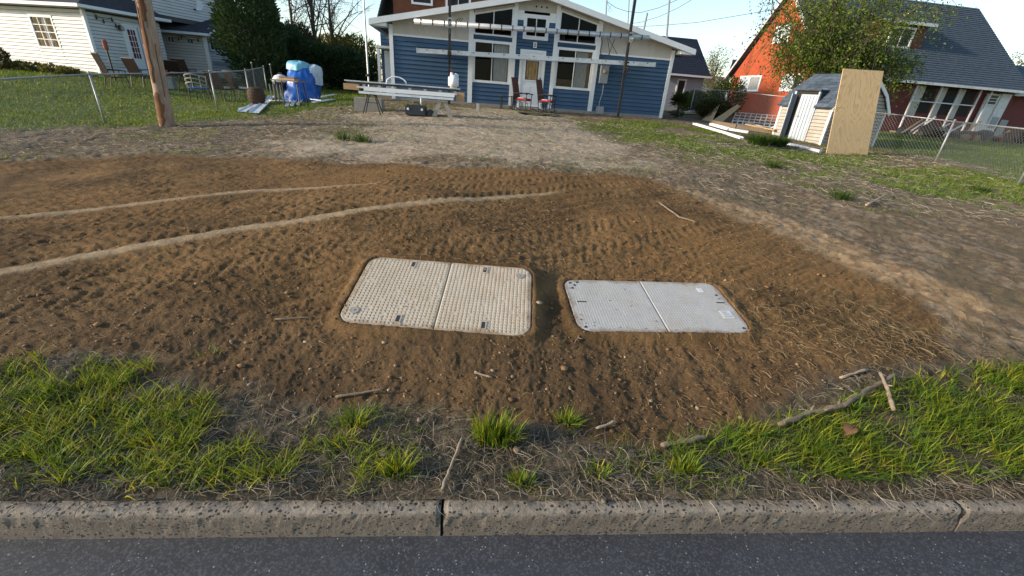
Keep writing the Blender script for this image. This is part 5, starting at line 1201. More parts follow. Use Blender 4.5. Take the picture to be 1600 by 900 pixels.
evergreen('leafy_shrub', 'yellow-green shrub glowing behind the flagpole', onG(556, 33), 3.6, 3.2, 6500, .22, ((.10,.12,.02), (.15,.15,.03), (.06,.085,.02), (.20,.17,.035)), 'egg', cat='shrub', mat='leaves', seed=8, lump=.5)
evergreen('leafy_shrub', 'olive shrub between the hedge and the yellow-green one', onG(525, 35), 4.2, 3.2, 6500, .24, ((.07,.08,.02), (.10,.10,.03), (.05,.06,.02), (.13,.11,.04)), 'egg', cat='shrub', mat='leaves', seed=9, lump=.5)
evergreen('leafy_shrub', 'dark shrub at the left end of the hedge over the fence gate', onG(472, 31), 3.6, 3.4, 7000, .24, ((.03,.045,.015), (.05,.06,.02), (.08,.08,.03)), 'egg', cat='shrub', mat='leaves', seed=10, lump=.5)
for i, (px, Y, H, w_, lab) in enumerate(((470, 36, 9.5, 3.0, 'bare budding tree over the hedge, leftmost of three'), (500, 30, 9, 2.6, 'bare tree with dark upright limbs, middle of three over the hedge'), (528, 33, 8.5, 3.2, 'bare tree with spreading twigs, rightmost of three over the hedge'))):
    b = onG(px, Y); tree('bare_tree', lab, b, H, .17, (b.x, b.y, H*.72), (w_, w_, H*.38), 16, 12, 900 if i == 0 else 160, .10, ((.16,.11,.05), (.20,.16,.07)), droop=-.25, group='bare trees over the hedge', seed=20+i, tl=1.5, minr=.011, fork=.25)
# young leafed tree before the red house
b = onG(1268, 20.5); cc = at(1336, 30, 21.0)
tree('leafing_tree', 'spring tree with yellow-green drooping leaves between the shed and red house', b, 6.4, .17, (cc.x-.1, cc.y, cc.z-.2), (4.5, 2.6, 2.8), 38, 26, 26000, .115, ((.085,.145,.018), (.125,.185,.022), (.18,.225,.03), (.05,.085,.015)), droop=.55, seed=33, jit=.20, axis=np.array([0, 0, -.8]), tl=1.25, minr=.011)
b = onG(1112, 55); tree('pale_tree', 'pale feathery tree far behind the grey house', b, 7.5, .2, (b.x, b.y, 5.2), (2.8, 2.4, 2.8), 16, 14, 4200, .18, ((.17,.16,.075), (.22,.20,.10), (.12,.12,.05)), bark='bark_pale', droop=.2, seed=41, jit=.3)
b = onG(1590, 44); tree('pale_tree', 'pale tree with yellow leaves behind the right end of the red house', b, 9, .3, (b.x+1.2, b.y, 6.4), (4.2, 3.5, 3.0), 18, 16, 4800, .22, ((.22,.18,.075), (.26,.22,.10), (.14,.13,.05)), bark='bark_pale', droop=.3, seed=42, jit=.3)
# shrubs along the far fence
for i, (px, Y, w_, h_, cols, lab) in enumerate((
    (1140, 24.5, 1.6, 2.0, ((.035,.06,.012), (.055,.08,.018), (.08,.09,.02)), 'bushy green shrub against the red gable corner'),
    (1112, 27, 2.2, 1.25, ((.07,.10,.02), (.10,.12,.03), (.05,.08,.02)), 'clipped bright hedge bush left of the red gable'),
    (1088, 28, 2.0, 1.25, ((.07,.10,.02), (.10,.12,.03), (.05,.08,.02)), 'clipped hedge bush in the middle of the gap between houses'),
    (1122, 22, 1.5, .9, ((.045,.055,.02), (.09,.08,.04), (.03,.04,.015)), 'scrubby brown-green weeds behind the plywood offcuts'))):
    evergreen('hedge_bush', lab, onG(px, Y), w_, h_, 3200, .11, cols, 'egg', 'bushes in the gap between the houses', mat='leaves', seed=60+i, ratio=.5)
# yucca-like plant by the blue corner
b = onG(1066, 21.6); yc = thing('spiky_plant', 'small spiky palm-like plant by the blue house corner', 'plant', b)
MB().tube([(0, 0, -.1), (.02, 0, .4), (0, 0, .75)], [.07, .06, .05], 7).build('stem', 'bark', yc)
n = 420; a = rng.uniform(0, 6.28, n); e = rng.uniform(-.5, 1.1, n); dv = np.stack([np.cos(a)*np.cos(e), np.sin(a)*np.cos(e), np.sin(e)], -1)
leaf_quads(np.array([[0, 0, .75]])+dv*.03, rng.uniform(.3, .55, n), pal(n, (.03,.055,.015), (.05,.075,.02), (.08,.08,.03)), 'fronds', 'leaves', yc, axis=dv*4, ratio=.08)
# beds by the white house
c = Vector((-22.3, 20.0, .98)); evergreen('brown_bush', 'brownish bush at the left edge against the white house wall', at(2, 118, 18.6), .9, 1.1, 3000, .10, ((.07,.065,.02), (.10,.085,.03), (.05,.055,.018)), 'egg', mat='leaves', seed=70)
for i, px in enumerate((38, 58, 84, 108)):
    p = at(px, 117, 18.9-.1*i); evergreen('bed_plant', ('low leafy plant under the white house window, leftmost of four', 'low leafy plant under the white house window, second from the left', 'low leafy plant under the white house window, third from the left', 'low twiggy plant near the white house corner, rightmost of four')[i], (p.x, p.y, zg(p.x, p.y)), .7, .26-.03*(i == 3), 380, .10, ((.05,.08,.02), (.10,.10,.035), (.16,.13,.07)), 'wide', 'low plants along the white house wall', 'plant', 'leaves', 71+i, ratio=.5)
# leafy clumps by the shed
for i, (px, py, w_, h_, lab) in enumerate(((1184, 228, .85, .46, 'broad-leaved green plant clump left of the shed'), (1214, 229, .7, .42, 'smaller green plant clump at the foot of the shed door'))):
    c = G(px, py); n = 700; a = rng.uniform(0, 6.28, n); rd = rng.random(n)**.6
    rt = thing('leafy_clump', lab, 'plant', c, 0, 'green clumps by the shed'); x = np.cos(a)*rd*w_*.32; y = np.sin(a)*rd*w_*.32
    tag(blades('blade_mass', x, y, h_*rng.uniform(.5, 1.1, n), rng.uniform(.015, .03, n), pal(n, (.035,.085,.02), (.055,.11,.026), (.08,.13,.03)), lean=.8, z=np.zeros(n), parent=rt, heading=a), kind='stuff')
for i, (px, py, lab) in enumerate(((565, 221, 'dark green weed tuft in the sandy ground left of centre'), (540, 219, 'small weed tuft beside the darker one in the sandy ground'), (1207, 262, 'lone green tuft in the patchy turf below the shed'), (1312, 312, 'small weed tuft in the thatch right of the soil'), (1530, 300, 'round green tuft near the right edge of the photo'))):
    c = G(px, py); n = 160; a = rng.uniform(0, 6.28, n); rd = rng.random(n)**.6; rt = thing('weed_tuft', lab, 'weed', c, 0, 'weed tufts beyond the soil')
    tag(blades('blade_mass', np.cos(a)*rd*.2, np.sin(a)*rd*.14, .2*rng.uniform(.5, 1.1, n), rng.uniform(.008, .014, n), pal(n, (.04,.09,.018), (.06,.11,.02), (.09,.12,.03)), lean=.6, z=np.zeros(n), parent=rt, heading=a), kind='stuff')

# ------------------------------------------------------------------ wooden utility pole
b = G(262, 197); tp = at(224, 0, b.y*.985); ax = (tp-b).normalized(); top = b + ax*(8.5)
UPole = thing('utility_pole', 'weathered wooden utility pole with stripped brown patches on the left', 'utility pole', b)
Q = [ax*t for t in np.linspace(-.3, 8.5, 40)]; rs = [(.150-.006*t)*(1+.03*math.sin(t*5.1)+random.uniform(-.02, .02)) for t in np.linspace(-.3, 8.5, 40)]
MB().tube(Q, rs, 14).build('shaft', 'pole_wood', UPole, smooth=True)
def patch(z0, z1, a0, a1, seed):
    rg = random.Random(seed); mb = MB(); nz, na_ = 14, 7; side = ax.cross(Vector((0, 1, 0))).normalized(); fwd = side.cross(ax)
    for i in range(nz+1):
        t = i/nz; wv = math.sin(math.pi*t)**.5; ca = (a0+a1)/2+rg.uniform(-.12, .12); ha = (a1-a0)/2*wv*rg.uniform(.75, 1.1)
        for j in range(na_+1):
            an = ca-ha+2*ha*j/na_; z = z0+(z1-z0)*t; r_ = (.150-.006*z)*1.045+.004*(0 < j < na_); mb.v.append(tuple(ax*z+(side*math.cos(an)+fwd*math.sin(an))*r_))
    mb.f += [(i*(na_+1)+j, i*(na_+1)+j+1, (i+1)*(na_+1)+j+1, (i+1)*(na_+1)+j) for i in range(nz) for j in range(na_)]
    mb.build('stripped_patch', 'pole_bare', UPole, smooth=True)
patch(.9, 2.35, -1.9, -.9, 3); patch(.0, .75, -2.3, -.7, 5); patch(2.1, 2.6, -2.4, -1.3, 8)
# crack lines
for k_ in range(5):
    an = -2.6+k_*.45; side = ax.cross(Vector((0, 1, 0))).normalized(); fwd = side.cross(ax); z0 = random.uniform(.2, 2.2)
    MB().tube([ax*(z0+t*.35)+(side*math.cos(an+.05*math.sin(t*4))+fwd*math.sin(an+.05*math.sin(t*4)))*.149 for t in range(4)], .006, 4).build('crack', 'bark', UPole)

# ------------------------------------------------------------------ chain-link fences
def chain_fence(name, label, pts, h, wr, pr, heights=None, pitch=.075, mat='fence_wire'):
    pts = [Vector((x, y, zg(x, y))) for x, y in pts]; o = pts[0]; root = thing(name, label, 'fence', o)
    for p in pts: MB().tube([p-o-Vector((0, 0, .25)), p-o+Vector((0, 0, h+.02))], pr, 8).lathe([(pr*1.15, h+.02), (pr*1.1, h+.05), (0, h+.07)], p-o, 8).build('post', 'galvanised', root, smooth=True)
    for a, c in zip(pts, pts[1:]):
        MB().tube([a-o+Vector((0, 0, h)), c-o+Vector((0, 0, h))], pr*.75, 6).build('top_rail', 'galvanised', root, smooth=True)
        L = (c-a).length; e = (c-a)/L; m = MB(); n = int(L/pitch)+int(h/pitch)+2
        for s_ in (1, -1):
            for i in range(n):
                u0 = i*pitch-(h if s_ > 0 else 0); z0, z1 = .03, h; u1 = u0+s_*(h-.03)
                if s_ < 0: u0, u1 = u0, u0-(h-.03)
                # clip to the bay
                def cl(u, ua, za, ub, zb): t = (u-ua)/(ub-ua); return za+(zb-za)*t
                ua, za, ub, zb = u0, z0, u1, z1
                lo, hi = min(ua, ub), max(ua, ub)
                if hi <= 0 or lo >= L: continue
                pa = (ua, za); pb = (ub, zb)
                if pa[0] < 0: pa = (0, cl(0, ua, za, ub, zb))
                if pa[0] > L: pa = (L, cl(L, ua, za, ub, zb))
                if pb[0] < 0: pb = (0, cl(0, ua, za, ub, zb))
                if pb[0] > L: pb = (L, cl(L, ua, za, ub, zb))
                A_ = a-o+e*pa[0]+Vector((0, 0, pa[1]+.0)); B_ = a-o+e*pb[0]+Vector((0, 0, pb[1]))
                if (A_-B_).length > .01: m.tube([A_, B_], wr, 3, False)
        tag(m.build('wire_mesh', mat, root), kind='stuff')
    return root
def xy(p): return (p.x, p.y)
e0 = CAM + ray(0, 118)*((1.27-CAM_H)/ray(0, 118).z)
pB = G(165, 195); e1 = pB + (Vector((e0.x, e0.y, 0))-Vector((pB.x, pB.y, 0)))*2.1
chain_fence('chain_link_fence', 'low chain-link fence crossing the left lawn past the utility pole', [(e1.x, e1.y), xy(G(165, 195)), xy(G(340, 172)), xy(G(392, 161)), (-11.6, 20.5)], 1.05, .0011, .021)
chain_fence('chain_link_fence', 'chain-link fence beside the lawn at the right edge', [(12.35, 16.6), (13.15, 14.35), (12.0, 10.7), (10.9, 8.0)], 1.2, .0034, .027, pitch=.105)
chain_fence('chain_link_fence', 'chain-link fence between the blue house and the shed', [(9.2, 26.0), (9.6, 22.6), (10.6, 19.2)], 1.35, .0022, .025)
# gate frame and posts near the hedge
for (px, py, lab) in ((400, 136, 'tall steel gate post by the dark hedge, left one'), (428, 140, 'thinner steel gate post by the dark hedge, right one')):
    c = onG(px, 20.8); r_ = thing('gate_post', lab, 'post', c, 0, 'steel gate posts'); MB().tube([(0, 0, -.1), (0, 0, 1.15)], .022, 8).build('tube', 'fence_wire', r_); MB().lathe([(.04, 1.15), (.04, 1.18), (0, 1.21)], (0, 0, 0), 8).build('cap', 'galvanised', r_)

# ------------------------------------------------------------------ garden shed
SO = (9.93, 18.27, .62); SH = thing('garden_shed', 'small barn-roofed garden shed, its white door ajar, plywood sheet leaning on it', 'shed', SO, R(-70))
sw, sdp, eh = 2.1, 2.7, 1.28; KR, RR = .48, 1.10
bk = MB().box(0, .5, .03, .08, -.15, eh).box(1.42, sw, .03, .08, -.15, eh).box(0, .05, .08, sdp, -.15, eh).box(0, sw, sdp-.05, sdp, -.15, eh).build('wall', 'joint_shadow', SH)
lap(SH, .06, .48, -.02, eh, .115, 'shed_vinyl', plane=.03); lap(SH, 1.44, sw-.06, -.02, eh, .115, 'shed_vinyl', plane=.03)
zk_ = eh+KR
def gam(y):
    t = min(y, sdp-y); return eh+(KR/.42)*t if t < .42 else eh+KR+((RR-KR)/(sdp/2-.42))*(t-.42)
MB().prism([(sw-.05, .03, -.15), (sw-.05, sdp, -.15), (sw-.05, sdp, eh), (sw-.05, sdp-.42, eh+KR), (sw-.05, sdp/2, eh+RR), (sw-.05, .42, eh+KR), (sw-.05, .03, eh)], (.04, 0, 0)).build('gable_wall', 'joint_shadow', SH)
lap(SH, .07, sdp-.05, -.02, eh+RR-.03, .115, 'shed_vinyl', axis='y', plane=sw, out=1, slope=gam)
for (a, b_, c_, d_) in ((-.03, .06, -.01, .05), (sw-.06, sw+.03, -.02, .05)): MB().box(a, b_, c_, d_, -.1, eh).build('corner_trim', 'white_worn', SH)
MB().box(sw-.01, sw+.035, sdp-.07, sdp+.02, -.1, eh).build('corner_trim', 'white_worn', SH)
MB().box(.44, .52, -.03, .05, -.08, 1.70).box(1.40, 1.46, -.03, .05, -.08, 1.70).build('door_jamb', 'shed_door', SH)
for x_ in (.46, 1.41): MB().prism([(x_, .0, eh-.05), (x_, .42, zk_), (x_, .0, zk_)], (.03, 0, 0)).build('door_cheek', 'shingle_dark', SH)
MB().box(.44, 1.46, -.03, .42, eh+KR-.03, eh+KR+.015).build('door_hood', 'shingle_dark', SH)
MB().box(.52, 1.40, .05, .09, -.08, 1.78).build('dark_opening', 'interior', SH)
lf = MB().box(0, .62, -.025, .0, 0, 1.66).xf(Matrix.Translation((1.42, -.01, -.06)) @ Matrix.Rotation(R(180+8), 4, 'Z')); lf.build('door', 'shed_door', SH)
dd = [o for o in SH.children if o.name.startswith('door') and not o.name.startswith('door_j')][0]
for i in range(5): MB().box(.03+i*.118, .085+i*.118, .0, .022, .04, 1.62).xf(Matrix.Translation((1.42, -.01, -.06)) @ Matrix.Rotation(R(180+8), 4, 'Z')).build('door_rib', 'shed_door', dd)
MB().box(.0, .30, -.025, .0, 0, 1.66).xf(Matrix.Translation((.50, -.02, -.06)) @ Matrix.Rotation(R(-70), 4, 'Z')).build('door_leaf', 'shed_door', SH)
MB().tube([(1.0, -.05, .85), (.86, -.10, .85)], .018, 6).build('latch', 'black_metal', SH)
# shingles, tab by tab
def shingle_field(a, b, c, d, rows, tabs, mat, off=0):
    a, b, c, d = map(Vector, (a, b, c, d)); nrm = (b-a).cross(d-a).normalized(); nrm = -nrm if nrm.z < 0 else nrm
    for i in range(rows):
        for j in range(-1, tabs):
            u0 = (j+(.5 if (i+off) % 2 else 0)+.02)/tabs; u1 = u0+.96/tabs; u0, u1 = max(0, u0), min(1, u1)
            if u1-u0 < .02: continue
            v0, v1 = i/rows, min(1, (i+1.15)/rows); g = lambda u, v: (a.lerp(b, u)).lerp(d.lerp(c, u), v); k = random.uniform(-.002, .004)
            p0, p1, p2, p3 = g(u0, v0), g(u1, v0), g(u1, v1), g(u0, v1)
            MB().add([p0+nrm*(.024+k), p1+nrm*(.024+k), p2+nrm*.004, p3+nrm*.004, p0+nrm*.010, p1+nrm*.010], [(0,1,2,3),(4,5,1,0),(0,3,4),(1,5,2)]).build('shingle', mat, SH)
e = .10
zk, zr = eh+KR, eh+RR
for (pts, rows, tabs) in ((((-e, .42, zk), (sw+e, .42, zk), (sw+e, sdp/2, zr), (-e, sdp/2, zr)), 6, 8), (((-e, -.10, eh-.08), (.46, -.10, eh-.08), (.46, .42, zk), (-e, .42, zk)), 4, 3), (((1.44, -.10, eh-.08), (sw+e, -.10, eh-.08), (sw+e, .42, zk), (1.44, .42, zk)), 4, 3)):
    shingle_field(*pts, rows, tabs, 'shingle_slate'); n_ = MB(); n_.prism([Vector(p)-Vector((0, 0, .03)) for p in pts], (0, 0, .03)); n_.build('roof_deck', 'shingle_dark', SH)
for pts in (((sw+e, sdp-.42, zk), (-e, sdp-.42, zk), (-e, sdp/2, zr), (sw+e, sdp/2, zr)), ((sw+e, sdp+.1, eh-.08), (-e, sdp+.1, eh-.08), (-e, sdp-.42, zk), (sw+e, sdp-.42, zk))): roof_plane(SH, *pts, .15, 'shingle_slate', th=.03, name='back_roof')
P = [(sw+e, sdp+.1, eh-.10), (sw+e, sdp-.42, zk+.01), (sw+e, sdp/2, zr+.01), (sw+e, .42, zk+.01), (sw+e, -.10, eh-.10)]
for a_, b_ in zip(P, P[1:]): MB().bar(Vector(a_)-Vector((0, 0, .05)), Vector(b_)-Vector((0, 0, .05)), .03, .11, (0, 0, 1)).build('rake_trim', 'white_paint', SH)
MB().box(.0, sw, .0, sdp, -.3, -.02).build('skid_floor', 'lumber_old', SH)

# plywood sheet propped on the shed
def slab(name, label, cat, P0, P1, T0, T1, th, mat, group=None):
    """a board given by its four face corners"""
    P0, P1, T0, T1 = map(Vector, (P0, P1, T0, T1)); ex = (P1-P0).normalized(); ez_ = (T0-P0); ez_ = (ez_-ex*ez_.dot(ex)).normalized(); ey_ = ez_.cross(ex)
    Mx = Matrix.Translation(P0) @ Matrix((ex, ey_, ez_)).transposed().to_4x4(); Mi = Mx.inverted()
    L = [Mi @ p for p in (P0, P1, T1, T0)]; mb = MB(); mb.prism([(p.x, 0, p.z) for p in L], (0, th, 0))
    o = mb.build(name, mat); o.matrix_world = Mx; return tag(o, label, cat, group)
p0, p1 = G(1291, 240), G(1355, 243); t0, t1 = at(1318, 107, p0.y+.9), at(1381, 111, p1.y+.9)
slab('plywood_sheet', 'tall pale plywood sheet standing against the shed corner', 'plywood', p0, p1, t0, t1, .018, 'plywood')
# ------------------------------------------------------------------ offcuts and scrap left of the shed
def gp(px, py, dz=0): q = G(px, py); q.z += dz; return q
slab('plywood_offcut', 'triangular plywood offcut leaning by the far fence, left one', 'plywood', gp(1096, 188), gp(1112, 191), at(1124, 163, gp(1112, 191).y+.5), at(1125, 164, gp(1112, 191).y+.5), .015, 'plywood_old', 'plywood offcuts')
slab('plywood_offcut', 'long slanted plywood offcut leaning by the far fence, right one', 'plywood', gp(1108, 192), gp(1126, 193), at(1152, 163, gp(1126, 193).y+.7), at(1161, 165, gp(1126, 193).y+.7), .015, 'plywood_old', 'plywood offcuts')
# white lattice panel lying tilted
c = gp(1143, 194); LT = thing('lattice_panel', 'white lattice panel lying tilted behind the scrap', 'lattice', c, R(-28)); Lx, Ly = 1.75, 1.0; tl_ = Matrix.Rotation(R(28), 4, 'X')
for i in range(9): MB().box(i*Lx/8-.02, i*Lx/8+.02, 0, Ly, .0, .02).xf(tl_).build('slat', 'white_worn', LT)
for i in range(5): MB().box(-.02, Lx+.02, i*Ly/4-.02, i*Ly/4+.02, .021, .04).xf(tl_).build('slat', 'white_worn', LT)
def strip(name, label, cat, pts, w, h, mat, group=None, dz=.03, channel=False):
    P = [gp(*q[:2], dz+(q[2] if len(q) > 2 else 0)) for q in pts]; o = P[0].copy(); mb = MB()
    for a_, b_ in zip(P, P[1:]):
        if channel:
            d = (b_-a_).normalized(); s_ = d.cross(Vector((0, 0, 1))).normalized()
            mb.bar(a_-o, b_-o, w, .008); mb.bar(a_-o+s_*w/2+Vector((0, 0, h/2)), b_-o+s_*w/2+Vector((0, 0, h/2)), .008, h); mb.bar(a_-o-s_*w/2+Vector((0, 0, h/2)), b_-o-s_*w/2+Vector((0, 0, h/2)), .008, h)
        else: mb.bar(a_-o, b_-o, w, h)
    ob = mb.build(name, mat); ob.location = o; return tag(ob, label, cat, group)
strip('gutter_length', 'longest white gutter length lying nearest in the scrap left of the shed', 'gutter', [(1084, 196), (1120, 207), (1158, 219)], .12, .07, 'pvc_white', 'white scrap lengths', channel=True)
strip('gutter_length', 'white gutter length just behind the longest one', 'gutter', [(1110, 197), (1138, 205), (1168, 210)], .12, .09, 'pvc_white', 'white scrap lengths', channel=True)
strip('white_board', 'white trim board lying in front of the lattice', 'board', [(1150, 191), (1192, 203)], .14, .03, 'white_worn', 'white scrap lengths', dz=.12)
strip('timber_beam', 'weathered brown beam lying behind the white gutters', 'beam', [(1112, 194), (1150, 201), (1205, 209)], .16, .16, 'lumber_old', dz=.08)
strip('timber_plank', 'tan plank lying beside the brown beam near the shed', 'plank', [(1165, 201), (1210, 211)], .2, .05, 'lumber', dz=.17)
strip('downpipe', 'white downpipe lying on the grass in front of the shed door', 'pipe', [(1195, 219), (1224, 226), (1252, 232), (1281, 239)], .10, .08, 'pvc_white', dz=.05)
c = gp(1196, 205); r_ = thing('window_sash', 'pale green sash frame leaning on the shed side', 'window frame', c, R(-50)); fr_ = MB()
fr_.bar((0, 0, 0), (.55, .0, .40), .07, .05).bar((.55, 0, .40), (.62, 0, .05), .07, .05).bar((.62, 0, .05), (.05, 0, -.05), .07, .05); fr_.build('frame', 'shed_door', r_)
# junk heap at the blue house corner
c = gp(1082, 183); r_ = thing('junk_pile', 'heap of grey and white boards by the blue house corner', 'junk', c, R(10))
for i in range(9):
    a_ = random.uniform(-.5, .5); MB().bar((-.9+.15*i, random.uniform(-.3, .3), .05+.045*i), (.6+random.uniform(-.3, .4), random.uniform(-.4, .4), .12+.05*i), random.uniform(.12, .3), .025).build('board', random.choice(['white_worn', 'meter_grey', 'plywood_old', 'rubber_dark']), r_)
MB().tube([(.9, -.1, .0), (.95, -.1, .35), (.7, -.1, .42)], .03, 6).build('pipe', 'meter_grey', r_)
evergreen('weed_bush', 'dark low weeds beside the junk heap at the blue corner', gp(1056, 184), .7, .3, 500, .07, DARKG, 'wide', cat='weed', mat='leaves', seed=90)

# red house porch clutter: a heap of household stuff
p = Vector((15.27, 25.25, .95)); RM = Matrix.Translation(RC) @ Matrix.Rotation(R(9), 4, 'Z')
jc = RM @ Vector((7.6, -1.6, -.05)); r_ = thing('junk_pile', 'heap of bags, boxes and boards along the red house porch', 'junk', jc, R(9))
rg = random.Random(5)
for i in range(34):
    x_, y_ = rg.uniform(-3.2, 4.2), rg.uniform(-.5, .6); hz = rg.uniform(.15, .55); k_ = rg.random(); m_ = rg.choice(['lumber_old', 'red_dark', 'brown_sling', 'black_plastic', 'rubber_dark', 'wicker', 'bark'])
    if k_ < .45:
        b_ = bmesh.new(); bmesh.ops.create_icosphere(b_, subdivisions=2, radius=1)
        for v_ in b_.verts: v_.co = Vector((v_.co.x*hz*1.1, v_.co.y*hz*.8, v_.co.z*hz*.7))*(1+rg.uniform(-.14, .14))+Vector((x_, y_, hz*.6))
        me = bpy.data.meshes.new('bag'); b_.to_mesh(me); b_.free(); me.materials.append(MAT[m_]); o = bpy.data.objects.new('bag', me); COL.objects.link(o); o.parent = r_
    elif k_ < .75: MB().box(-hz*.7, hz*.7, -hz*.5, hz*.5, 0, hz*.9).xf(Matrix.Translation((x_, y_, 0)) @ Matrix.Rotation(rg.uniform(-.6, .6), 4, 'Z')).build('box', m_, r_)
    else: MB().bar((x_-.5, y_, .1), (x_+rg.uniform(.1, .7), y_+.1, rg.uniform(.6, 1.3)), .1, .03).build('board', rg.choice(['white_worn', 'lumber']), r_)
wk = RM @ Vector((12.9, -1.4, -.05)); r_ = thing('wire_rack', 'bent pale wire rack leaning near the red house side wing', 'rack', wk, R(30))
for (a_, b_) in (((0, 0, 0), (.25, 0, 1.1)), ((.25, 0, 1.1), (.75, 0, 1.0)), ((.75, 0, 1.0), (.6, 0, 0)), ((.1, 0, .5), (.65, 0, .5))): MB().tube([a_, b_], .03, 6).build('rail', 'galvanised', r_)

# ------------------------------------------------------------------ work bench: siding brake on stands before the blue house
sL, sR = G(583, 178), G(691, 182)
aL, aR = at(545, 130, sL.y-.1), at(714, 143, sR.y+.05); dv_ = (aR-aL); hd = math.atan2(dv_.y, dv_.x); Lb = math.hypot(dv_.x, dv_.y)
BR = thing('siding_brake', 'long white aluminium siding brake lying across two stands', 'siding brake', aL, hd)
sl_ = math.atan2(dv_.z, Lb); Tb = Matrix.Rotation(-sl_, 4, 'Y')
MB().box(.25, Lb*1.0, -.16, .16, -.10, -.05).xf(Tb).build('bed', 'alu', BR); MB().box(.45, Lb*.98, -.20, -.17, -.16, -.06).xf(Tb).build('apron', 'white_paint', BR)
MB().box(.30, Lb*.97, -.19, -.16, -.24, -.175).xf(Tb).build('lower_rail', 'pvc_white', BR); MB().box(-.05, Lb*1.02, -.02, .12, .0, .055).xf(Tb).build('clamp_bar', 'black_metal', BR)
MB().box(-.12, Lb*1.03, .0, .06, .056, .085).xf(Tb).build('top_rail', 'alu', BR)
for i in range(7): MB().box(.4+i*Lb*.14, .48+i*Lb*.14, -.1, .13, -.05, .0).xf(Tb).build('hinge_block', 'galvanised', BR)
MB().box(-.12, .30, -.14, .14, -.16, -.005).xf(Tb).build('end_timber', 'lumber', BR); MB().box(Lb-.02, Lb+.22, -.10, .14, -.26, -.02).xf(Tb).build('end_timber', 'lumber', BR)
MB().tube([(1.35+.28*math.cos(t), -.05, .10+.16*math.sin(t)) for t in np.linspace(0, math.pi, 9)] + [(1.07, -.05, .05)], .02, 6).build('hose', 'pvc_white', BR, smooth=True)
MB().tube([(2.05, -.17, -.2), (2.05, -.17, -.62)], .022, 6).xf(Tb).build('hanging_rod', 'white_paint', BR)
# left stand: black folding legs on a concrete block
r_ = thing('folding_stand', 'black folding steel stand under the left end of the brake', 'stand', sL, hd); hL = aL.z-.16-sL.z
for (x_, y_) in ((-.25, -.18), (.25, -.18), (-.25, .18), (.25, .18)): MB().tube([(x_, y_, 0), (x_*.25, y_*.4, hL)], .016, 6).build('leg', 'black_metal', r_)
MB().bar((-.14, 0, hL), (.14, 0, hL), .3, .03).build('saddle', 'black_metal', r_); MB().bar((-.15, -.13, hL*.5), (.15, -.13, hL*.5), .02, .02).build('brace', 'black_metal', r_)
c = gp(578, 173); MB_ = MB().box(-.42, .42, -.2, .2, -.05, .36); o = MB_.build('concrete_block', 'concrete', bevel=.015); o.location = c; o.rotation_euler = (0, 0, hd); tag(o, 'grey concrete block behind the left stand of the brake', 'concrete block')
# right stand: grey plastic A-frame sawhorse
r_ = thing('sawhorse', 'grey folding sawhorse under the right end of the brake', 'sawhorse', sR, hd+R(5)); hR = aR.z-.26-sR.z
for s_ in (-1, 1):
    for y_ in (-.26, .26):
        MB().prism([(s_*.24-.07, y_-.02, 0), (s_*.24+.07, y_-.02, 0), (s_*.06+.05, y_*.55-.02, hR), (s_*.06-.05, y_*.55-.02, hR)], (0, .04, 0)).build('leg', 'stone_pale', r_)
    MB().bar((s_*.2, -.2, hR*.3), (s_*.2, .2, hR*.3), .05, .16).build('tray', 'stone_pale', r_)
MB().box(-.12, .12, -.22, .22, hR-.05, hR+.0).build('beam', 'stone_pale', r_)
# white jug on the right end
jp = aL + Matrix.Rotation(hd, 3, 'Z') @ (Tb.to_3x3() @ Vector((Lb*.965, .05, .085))); r_ = thing('plastic_jug', 'white plastic jug standing on the right end of the brake', 'jug', jp, hd)
MB().box(-.15, .15, -.11, .11, 0, .34).build('body', 'white_paint', r_, bevel=.05, smooth=True); MB().lathe([(.045, .33), (.045, .40), (.0, .41)], (-.05, 0, 0), 10).build('cap', 'pvc_white', r_); MB().tube([(.02, 0, .33), (.06, 0, .38), (.12, 0, .35), (.13, 0, .30)], .022, 6).build('handle', 'white_paint', r_)
# tool case on the ground
c = gp(655, 182); r_ = thing('tool_case', 'black tool case lying on the sand under the brake', 'tool case', c, hd)
MB().box(-.38, .22, -.15, .15, 0, .30).build('body', 'rubber_dark', r_, bevel=.04); MB().box(.24, .42, -.12, .12, .0, .20).build('pouch', 'black_plastic', r_, bevel=.03); MB().tube([(-.2, -.02, .29), (-.16, -.02, .37), (0, -.02, .37), (.04, -.02, .29)], .016, 6).build('handle', 'black_plastic', r_)
for x_ in (-.3, .1): MB().box(x_-.03, x_+.03, -.162, -.148, .16, .22).build('clasp', 'white_worn', r_)
c = gp(747, 176); o = MB().prism([(-.07, -.06, 0), (.07, -.06, 0), (.05, -.05, .26), (-.06, -.05, .30)], (0, .11, 0)).build('concrete_chunk', 'stone_pale', bevel=.012); o.location = c; tag(o, 'upright pale concrete chunk on the sand between brake and chairs', 'concrete chunk')
# flagpole
c = onG(577, 22.0); r_ = thing('flagpole', 'thin white pole rising beside the left eave of the blue house', 'pole', c); q_ = at(568, 0, 22.0)
ax2 = (q_-c).normalized(); MB().tube([Vector((0, 0, -.2)), ax2*9.5], [.05, .035], 8).build('shaft', 'alu', r_); MB().lathe([(.12, .0), (.12, .06), (.06, .10), (0, .1)], (0, 0, .85), 10).build('collar', 'black_metal', r_)

